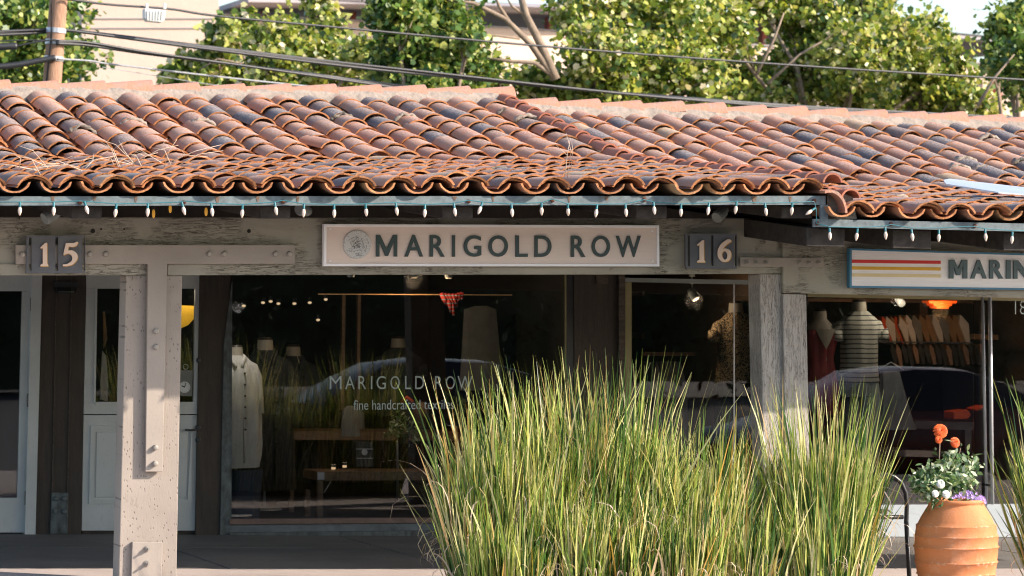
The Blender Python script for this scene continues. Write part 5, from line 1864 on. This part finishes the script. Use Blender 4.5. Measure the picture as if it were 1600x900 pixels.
wire([(-40, 54), (40, 50), (88, 48), (130, 50), (310, 73), (540, 101), (700, 118), (900, 139), (1070, 154), (1300, 171), (1640, 189)], .021, 'cable_black', 'upper thick black twisted cable crossing in front of the trees', pair=.02)
wire([(88, 66), (140, 69), (230, 83), (400, 105), (540, 124), (700, 146), (860, 163), (1060, 178), (1240, 188)], .019, 'cable_black', 'lower thick black twisted cable running down behind the roof ridge', pair=.018)
wire([(90, 92), (140, 95), (180, 101), (370, 123), (560, 143), (640, 150)], .013, 'cable_grey', 'thin pale grey cable lowest on the pole')
wire([(100, -2), (170, 7), (265, 14), (340, 25), (540, 44), (800, 68), (1060, 89), (1330, 108), (1640, 127)], .016, 'cable_black', 'single thin dark wire highest across the trees')
wire([(-30, 106), (20, 102), (60, 95), (86, 90)], .042, 'cable_black', 'thick black cable sleeve left of the pole, lower one', Yb=YU - .15)
wire([(-30, 74), (26, 72)], .05, 'cable_black', 'thick black cable closure cut off by the left edge', Yb=YU - .15)
wire([(26, 72), (60, 65), (88, 62)], .012, 'cable_black', 'short black cable joining the closure to the pole', Yb=YU - .15)
wire([(-30, 66), (30, 63), (88, 63)], .009, 'cable_black', 'thin black wire above the cable closure', Yb=YU - .15)
wire([(160, 105), (260, 121), (330, 132), (420, 142)], .005, 'cable_grey', 'faint thinnest grey wire in front of the beige building')
# white ribbed box hung on the wire
t = thing('wire_box', W(242, 20, YU), 'white ribbed plastic box hanging on the top wire', 'utility box')
v, f = prism_px([(226, 13), (259, 16), (257.5, 31), (253, 35), (230, 33), (226, 28)], YU, .14); mo('box', v, f, 'white_plastic', t, bevel=.01)
for i in range(6): pq('rib', [(230 + i * 4.6, 17), (231.4 + i * 4.6, 17), (231.4 + i * 4.4, 31), (230 + i * 4.4, 31)], YU - .012, .014, 'white_plastic', t)
for x in (228, 256): pq('clip', [(x, 5), (x + 4, 5.5), (x + 4, 14), (x, 13.5)], YU + .02, .04, 'white_plastic', t)

# ------------------------------------------------------------------ far buildings
def far(name, pts, d, mat, par, thick=None):
    """pts: (px, py, Y)"""
    fr = [W(*p) for p in pts]; bk = [p + Vector((0, d, 0)) for p in fr]; n = len(fr)
    f = [tuple(range(n - 1, -1, -1)), tuple(range(n, 2 * n))] + [(i, (i + 1) % n, (i + 1) % n + n, i + n) for i in range(n)]
    return mo(name, fr + bk, f, mat, par)


t = thing('beige_building', (W(240, 430, 75).x, 75, -.2), 'plain beige stucco building behind the utility pole', 'building')
far('wall', [(128, -60, 75), (342, -60, 75), (342, 640, 75), (128, 640, 75)], 14, 'stucco', t)
far('corner_return', [(116, -60, 76), (127.5, -60, 75.2), (127.5, 640, 75.2), (116, 640, 76)], .5, 'stucco_shade_and_band', t)  # shaded side, its shade painted in as grey
for y in (28, 43): far('band', [(128, y, 74.97), (342, y, 74.97), (342, y + 1.5, 74.97), (128, y + 1.5, 74.97)], .05, 'stucco_shade_and_band', t)
t2 = thing('parking_deck', (W(900, 430, 95).x, 95, -.2), 'long beige parapet deck with red steel columns behind the trees', 'building')
far('parapet', [(342.5, 23, 90), (800, 44, 95), (1200, 72, 100), (1640, 108, 105), (1640, 640, 105), (1200, 640, 100), (800, 640, 95), (342.5, 640, 90)], 1.0, 'stucco', t2)
far('coping', [(344, 21, 89.9), (800, 42, 94.9), (1200, 70, 99.9), (1640, 106, 104.9), (1640, 108, 104.9), (1200, 72, 99.9), (800, 44, 94.9), (344, 23, 89.9)], 1.2, 'canopy_grey', t2)
for x, y0, y1, Y in ((415, 4, 26, 91), (553, 8, 33, 92.5), (700, 12, 40, 94), (860, 18, 48, 96), (1030, 22, 60, 98), (1195, 30, 72, 100), (1320, 45, 82, 101.5), (1440, 55, 92, 103), (1562, 66, 103, 104.5)):
    far('column', [(x - 3.5, y0, Y + .8), (x + 3.5, y0, Y + .8), (x + 3.5, y1, Y + .8), (x - 3.5, y1, Y + .8)], .35, 'red_steel', t2)
far('roof', [(388, -5, 88), (560, -3, 90), (840, 6, 94), (1200, 24, 99), (1570, 58, 103), (1640, 66, 104), (1640, 74, 104), (1570, 66, 103), (1200, 33, 99), (840, 17, 94), (560, 6, 90), (388, 3, 88)], 12, 'canopy_grey', t2)
far('rear_wall', [(1480, 112, 104.8), (1640, 118, 104.8), (1640, 165, 104.8), (1480, 160, 104.8)], .1, 'stucco', t2)
for x in (1562, 1320): far('pier', [(x - 4, 84 if x < 1400 else 116, 103), (x + 4, 84 if x < 1400 else 116, 103), (x + 4, 162, 103), (x - 4, 160, 103)], .5, 'red_steel', t2)

# ------------------------------------------------------------------ trees behind the roof
def tree(Y, trunk_px, blobs, n, label, mat='sycamore_leaf', seed=1, size=.088, limbs=(), tr=.16):
    base_ = W(trunk_px, 430, Y); bx0 = Vector((base_.x, Y, -.2))
    t = thing('tree', bx0, label, 'tree', 'trees behind the roof')
    cs = []
    rs = random.Random(seed)
    for (x, y, r, *rest) in blobs:
        Yb = Y + (rest[0] if rest else rs.uniform(-1.2, 1.2))
        c = W(x, y, Yb); s = proj(c)[2]
        cs.append((c.x, Yb, c.z, r / s, 1))
    leaves('crown', cs, int(n * 1.45), size, mat, t, seed, spreadk=.09, over=1.5, shell=.12)['kind'] = 'stuff'
    top = sum((Vector(c[:3]) for c in cs), Vector()) / len(cs)
    fork = Vector((bx0.x + (top.x - bx0.x) * .3, Y, max(2.2, top.z - 2.2)))
    mb = MB()
    mb.tube([bx0, (bx0 + fork) / 2 + Vector((.06, 0, 0)), fork], tr, 10, r1=tr * .7)
    for c in cs:
        e = Vector(c[:3]) ; m = (fork + e) / 2 + Vector((rs.uniform(-.3, .3), rs.uniform(-.3, .3), rs.uniform(.0, .4)))
        mb.tube([fork, m, e], tr * .32, 6, r1=.02)
        for k in range(7):
            q = e + Vector((rs.uniform(-1, 1), rs.uniform(-1, 1), rs.uniform(-.5, 1))) * c[3] * .8
            mb.tube([m + (e - m) * rs.uniform(.3, 1), q], .022, 4, r1=.006)
    for L_ in limbs:
        P = [W(x, y, Y - 1.3) for x, y in L_[0]]
        mb.tube(P, L_[1], 7, r1=L_[2])
    mb.out('trunk', 'bark', t, smooth=True)
    return t


tree(52, 20, [(10, 60, 75), (60, 40, 60), (105, 95, 45), (-20, 10, 70), (45, 110, 60), (100, 20, 36)], 5200, 'green tree behind the utility pole at the upper left', 'dark_leaf', 31)
tree(55, 385, [(352, 60, 26), (300, 120, 30), (335, 95, 24), (375, 42, 20), (275, 128, 20), (370, 115, 24)], 2300, 'small thin tree in front of the beige building', seed=32, size=.11, tr=.06,
     limbs=(([(388, 140), (384, 100), (374, 66), (356, 50)], .03, .012), ([(384, 100), (340, 92), (310, 110)], .02, .01)))
tree(50, 470, [(440, 70, 44), (470, 110, 44), (505, 45, 30), (420, 110, 34), (505, 95, 40), (500, 5, 20), (545, 120, 38), (560, 90, 26)], 5200, 'bright tree between the small thin tree and the dark green tree', seed=33)
tree(46, 640, [(620, 20, 42), (650, 80, 52), (610, 110, 36), (690, 30, 46), (715, 118, 50), (730, 60, 26), (640, -10, 50), (660, 140, 36)], 6500, 'dark green tree left of the bare forked limbs', 'dark_leaf', 34)
tree(48, 880, [(760, 125, 36), (700, 150, 30), (840, 130, 36), (910, 30, 46), (940, 90, 60), (980, 20, 60), (1010, 110, 60), (880, 150, 38), (1060, 50, 52), (720, 50, 26), (1080, 130, 50), (960, 150, 50)], 11500,
     'large sycamore with pale forked limbs in the middle', seed=35,
     limbs=(([(868, 124), (845, 70), (822, 25), (812, -12)], .075, .05), ([(866, 122), (830, 70), (790, 30), (740, 5), (690, 0)], .06, .02), ([(862, 116), (835, 98), (800, 96), (756, 90)], .045, .015),
            ([(812, 60), (770, 55), (730, 62)], .025, .01), ([(800, 40), (780, 10), (772, -10)], .03, .02), ([(822, 25), (800, 10), (788, -10)], .025, .01)))
tree(50, 1270, [(1120, 40, 60), (1140, 130, 56), (1215, 120, 48), (1240, 20, 46), (1290, 50, 62), (1270, 120, 60), (1340, 90, 62), (1350, 15, 42), (1400, 60, 50), (1420, 120, 56), (1340, 155, 48), (1460, 150, 50), (1480, 110, 40), (1190, 165, 40), (1180, -5, 50), (1455, 60, 36), (1520, 165, 40)], 14500,
     'broad yellow green tree right of the middle', seed=36, limbs=(([(1200, 130), (1250, 85), (1310, 50)], .03, .012), ([(1180, 120), (1210, 60), (1225, 20)], .03, .012)))
tree(47, 1600, [(1585, 60, 44), (1610, 100, 46), (1556, 100, 18), (1620, 30, 50), (1600, 130, 30)], 3400, 'dark tree cut off by the right edge', 'dark_leaf', 37, limbs=(([(1528, 165), (1555, 120), (1585, 85)], .03, .012),))

# ------------------------------------------------------------------ across the street (seen only mirrored in the shop glass)
def car(x, y, rz, paint, label, L_=4.5, H=1.42, Wd=1.8):
    t = thing('parked_car', (x, y, GZ(x) - .15), label, 'car')
    M = Matrix.Translation((x, y, GZ(x) - .15)) @ Matrix.Rotation(rz, 4, 'Z')
    # lower body: stations along the length (x, z_low, z_high, half width)
    st = [(-2.25, .42, .62, .60), (-2.2, .30, .78, .74), (-1.95, .22, .92, .84), (-1.3, .20, .98, .89), (0, .19, .96, .90), (.9, .20, .93, .90), (1.5, .21, .84, .87), (2.0, .26, .70, .78), (2.2, .34, .58, .66), (2.25, .42, .50, .5)]
    k = L_ / 4.5
    v = []; f = []
    for sx, zl, zh, hw in st:
        ring = [(-hw * .92, zl), (-hw, zl + .12), (-hw, (zl + zh) / 2 + .04), (-hw * .93, zh - .03), (-hw * .75, zh), (hw * .75, zh), (hw * .93, zh - .03), (hw, (zl + zh) / 2 + .04), (hw, zl + .12), (hw * .92, zl)]
        v += [M @ Vector((sx * k, a * Wd / 1.8, b)) for a, b in ring]
    m = 10
    for i in range(len(st) - 1):
        for j in range(m):
            j2 = (j + 1) % m; f.append((i * m + j, (i + 1) * m + j, (i + 1) * m + j2, i * m + j2))
    f.append(tuple(range(m))); f.append(tuple(range((len(st) - 1) * m, len(st) * m))[::-1])
    mo('body', v, f, paint, t, smooth=True, autosharp=40)
    gh = [(-1.85, .93, .94, .70), (-1.25, .93, 1.26, .62), (-.8, .93, H - .03, .60), (-.1, .93, H, .60), (.45, .92, H - .06, .59), (.85, .9, 1.16, .62), (1.25, .88, .90, .70)]
    for nm, mt, zs, g0 in (('window_band', 'car_window', 0, 0), ('roof_panel', paint, 1, 0)):
        v = []; f = []
        for sx, zl, zh, hw in gh:
            hb = .80
            if zs: ring = [(-hw - .01, zh - .015), (-hw * .9, zh + .012), (0, zh + .03), (hw * .9, zh + .012), (hw + .01, zh - .015)]
            else: ring = [(-hb, zl), (-hw, zh), (hw, zh), (hb, zl)]
            v += [M @ Vector((sx * k, a * Wd / 1.8, b)) for a, b in ring]
        m = len(ring)
        for i in range(len(gh) - 1):
            for j in range(m - 1): f.append((i * m + j, i * m + j + 1, (i + 1) * m + j + 1, (i + 1) * m + j))
        mo(nm, v, f, mt, t, smooth=bool(zs))
    for sx in (-1.35, 1.35):
        for sd in (-1, 1):
            v, f = tube_vf([M @ Vector((sx * k, sd * .72, .32)), M @ Vector((sx * k, sd * .93, .32))], .32, 22)
            wv = mo('wheel', v, f, 'tyre', t)
            v, f = tube_vf([M @ Vector((sx * k, sd * .925, .32)), M @ Vector((sx * k, sd * .945, .32))], .2, 16)
            mo('rim', v, f, 'steel', wv)
    for sd in (-1, 1):
        v, f = tube_vf([M @ Vector((2.05 * k, sd * .62, .64)), M @ Vector((2.19 * k, sd * .6, .6))], .08, 10); mo('headlight', v, f, 'white_plastic', t)
        v, f = tube_vf([M @ Vector((.75 * k, sd * .86, .98)), M @ Vector((.78 * k, sd * 1.0, 1.02))], .06, 8); mo('side_mirror', v, f, paint, t)


car(11.0, 16.0, math.pi, 'car_dark', 'dark sedan parked at the kerb, mirrored in the large shop window')
car(17.2, 15.6, math.pi, 'car_red', 'dark red car parked at the kerb, mirrored in the clothes shop window')
hd = thing('hedge', (16, -14, -.15), 'dark hedge row across the street', 'hedge')
leaves('foliage', [(x, -14 + (i % 2), 1.4, 2.6, 1) for i, x in enumerate(range(-12, 60, 3))], 22000, .2, 'hedge_leaf', hd, 41, lobes=False, shell=.2)['kind'] = 'stuff'
mo('hedge_core', [(-14, -15.5, -.2), (60, -15.5, -.2), (60, -13.5, -.2), (-14, -13.5, -.2), (-14, -15.5, 3), (60, -15.5, 3), (60, -13.5, 3), (-14, -13.5, 3)], BF, 'hedge_leaf', hd)
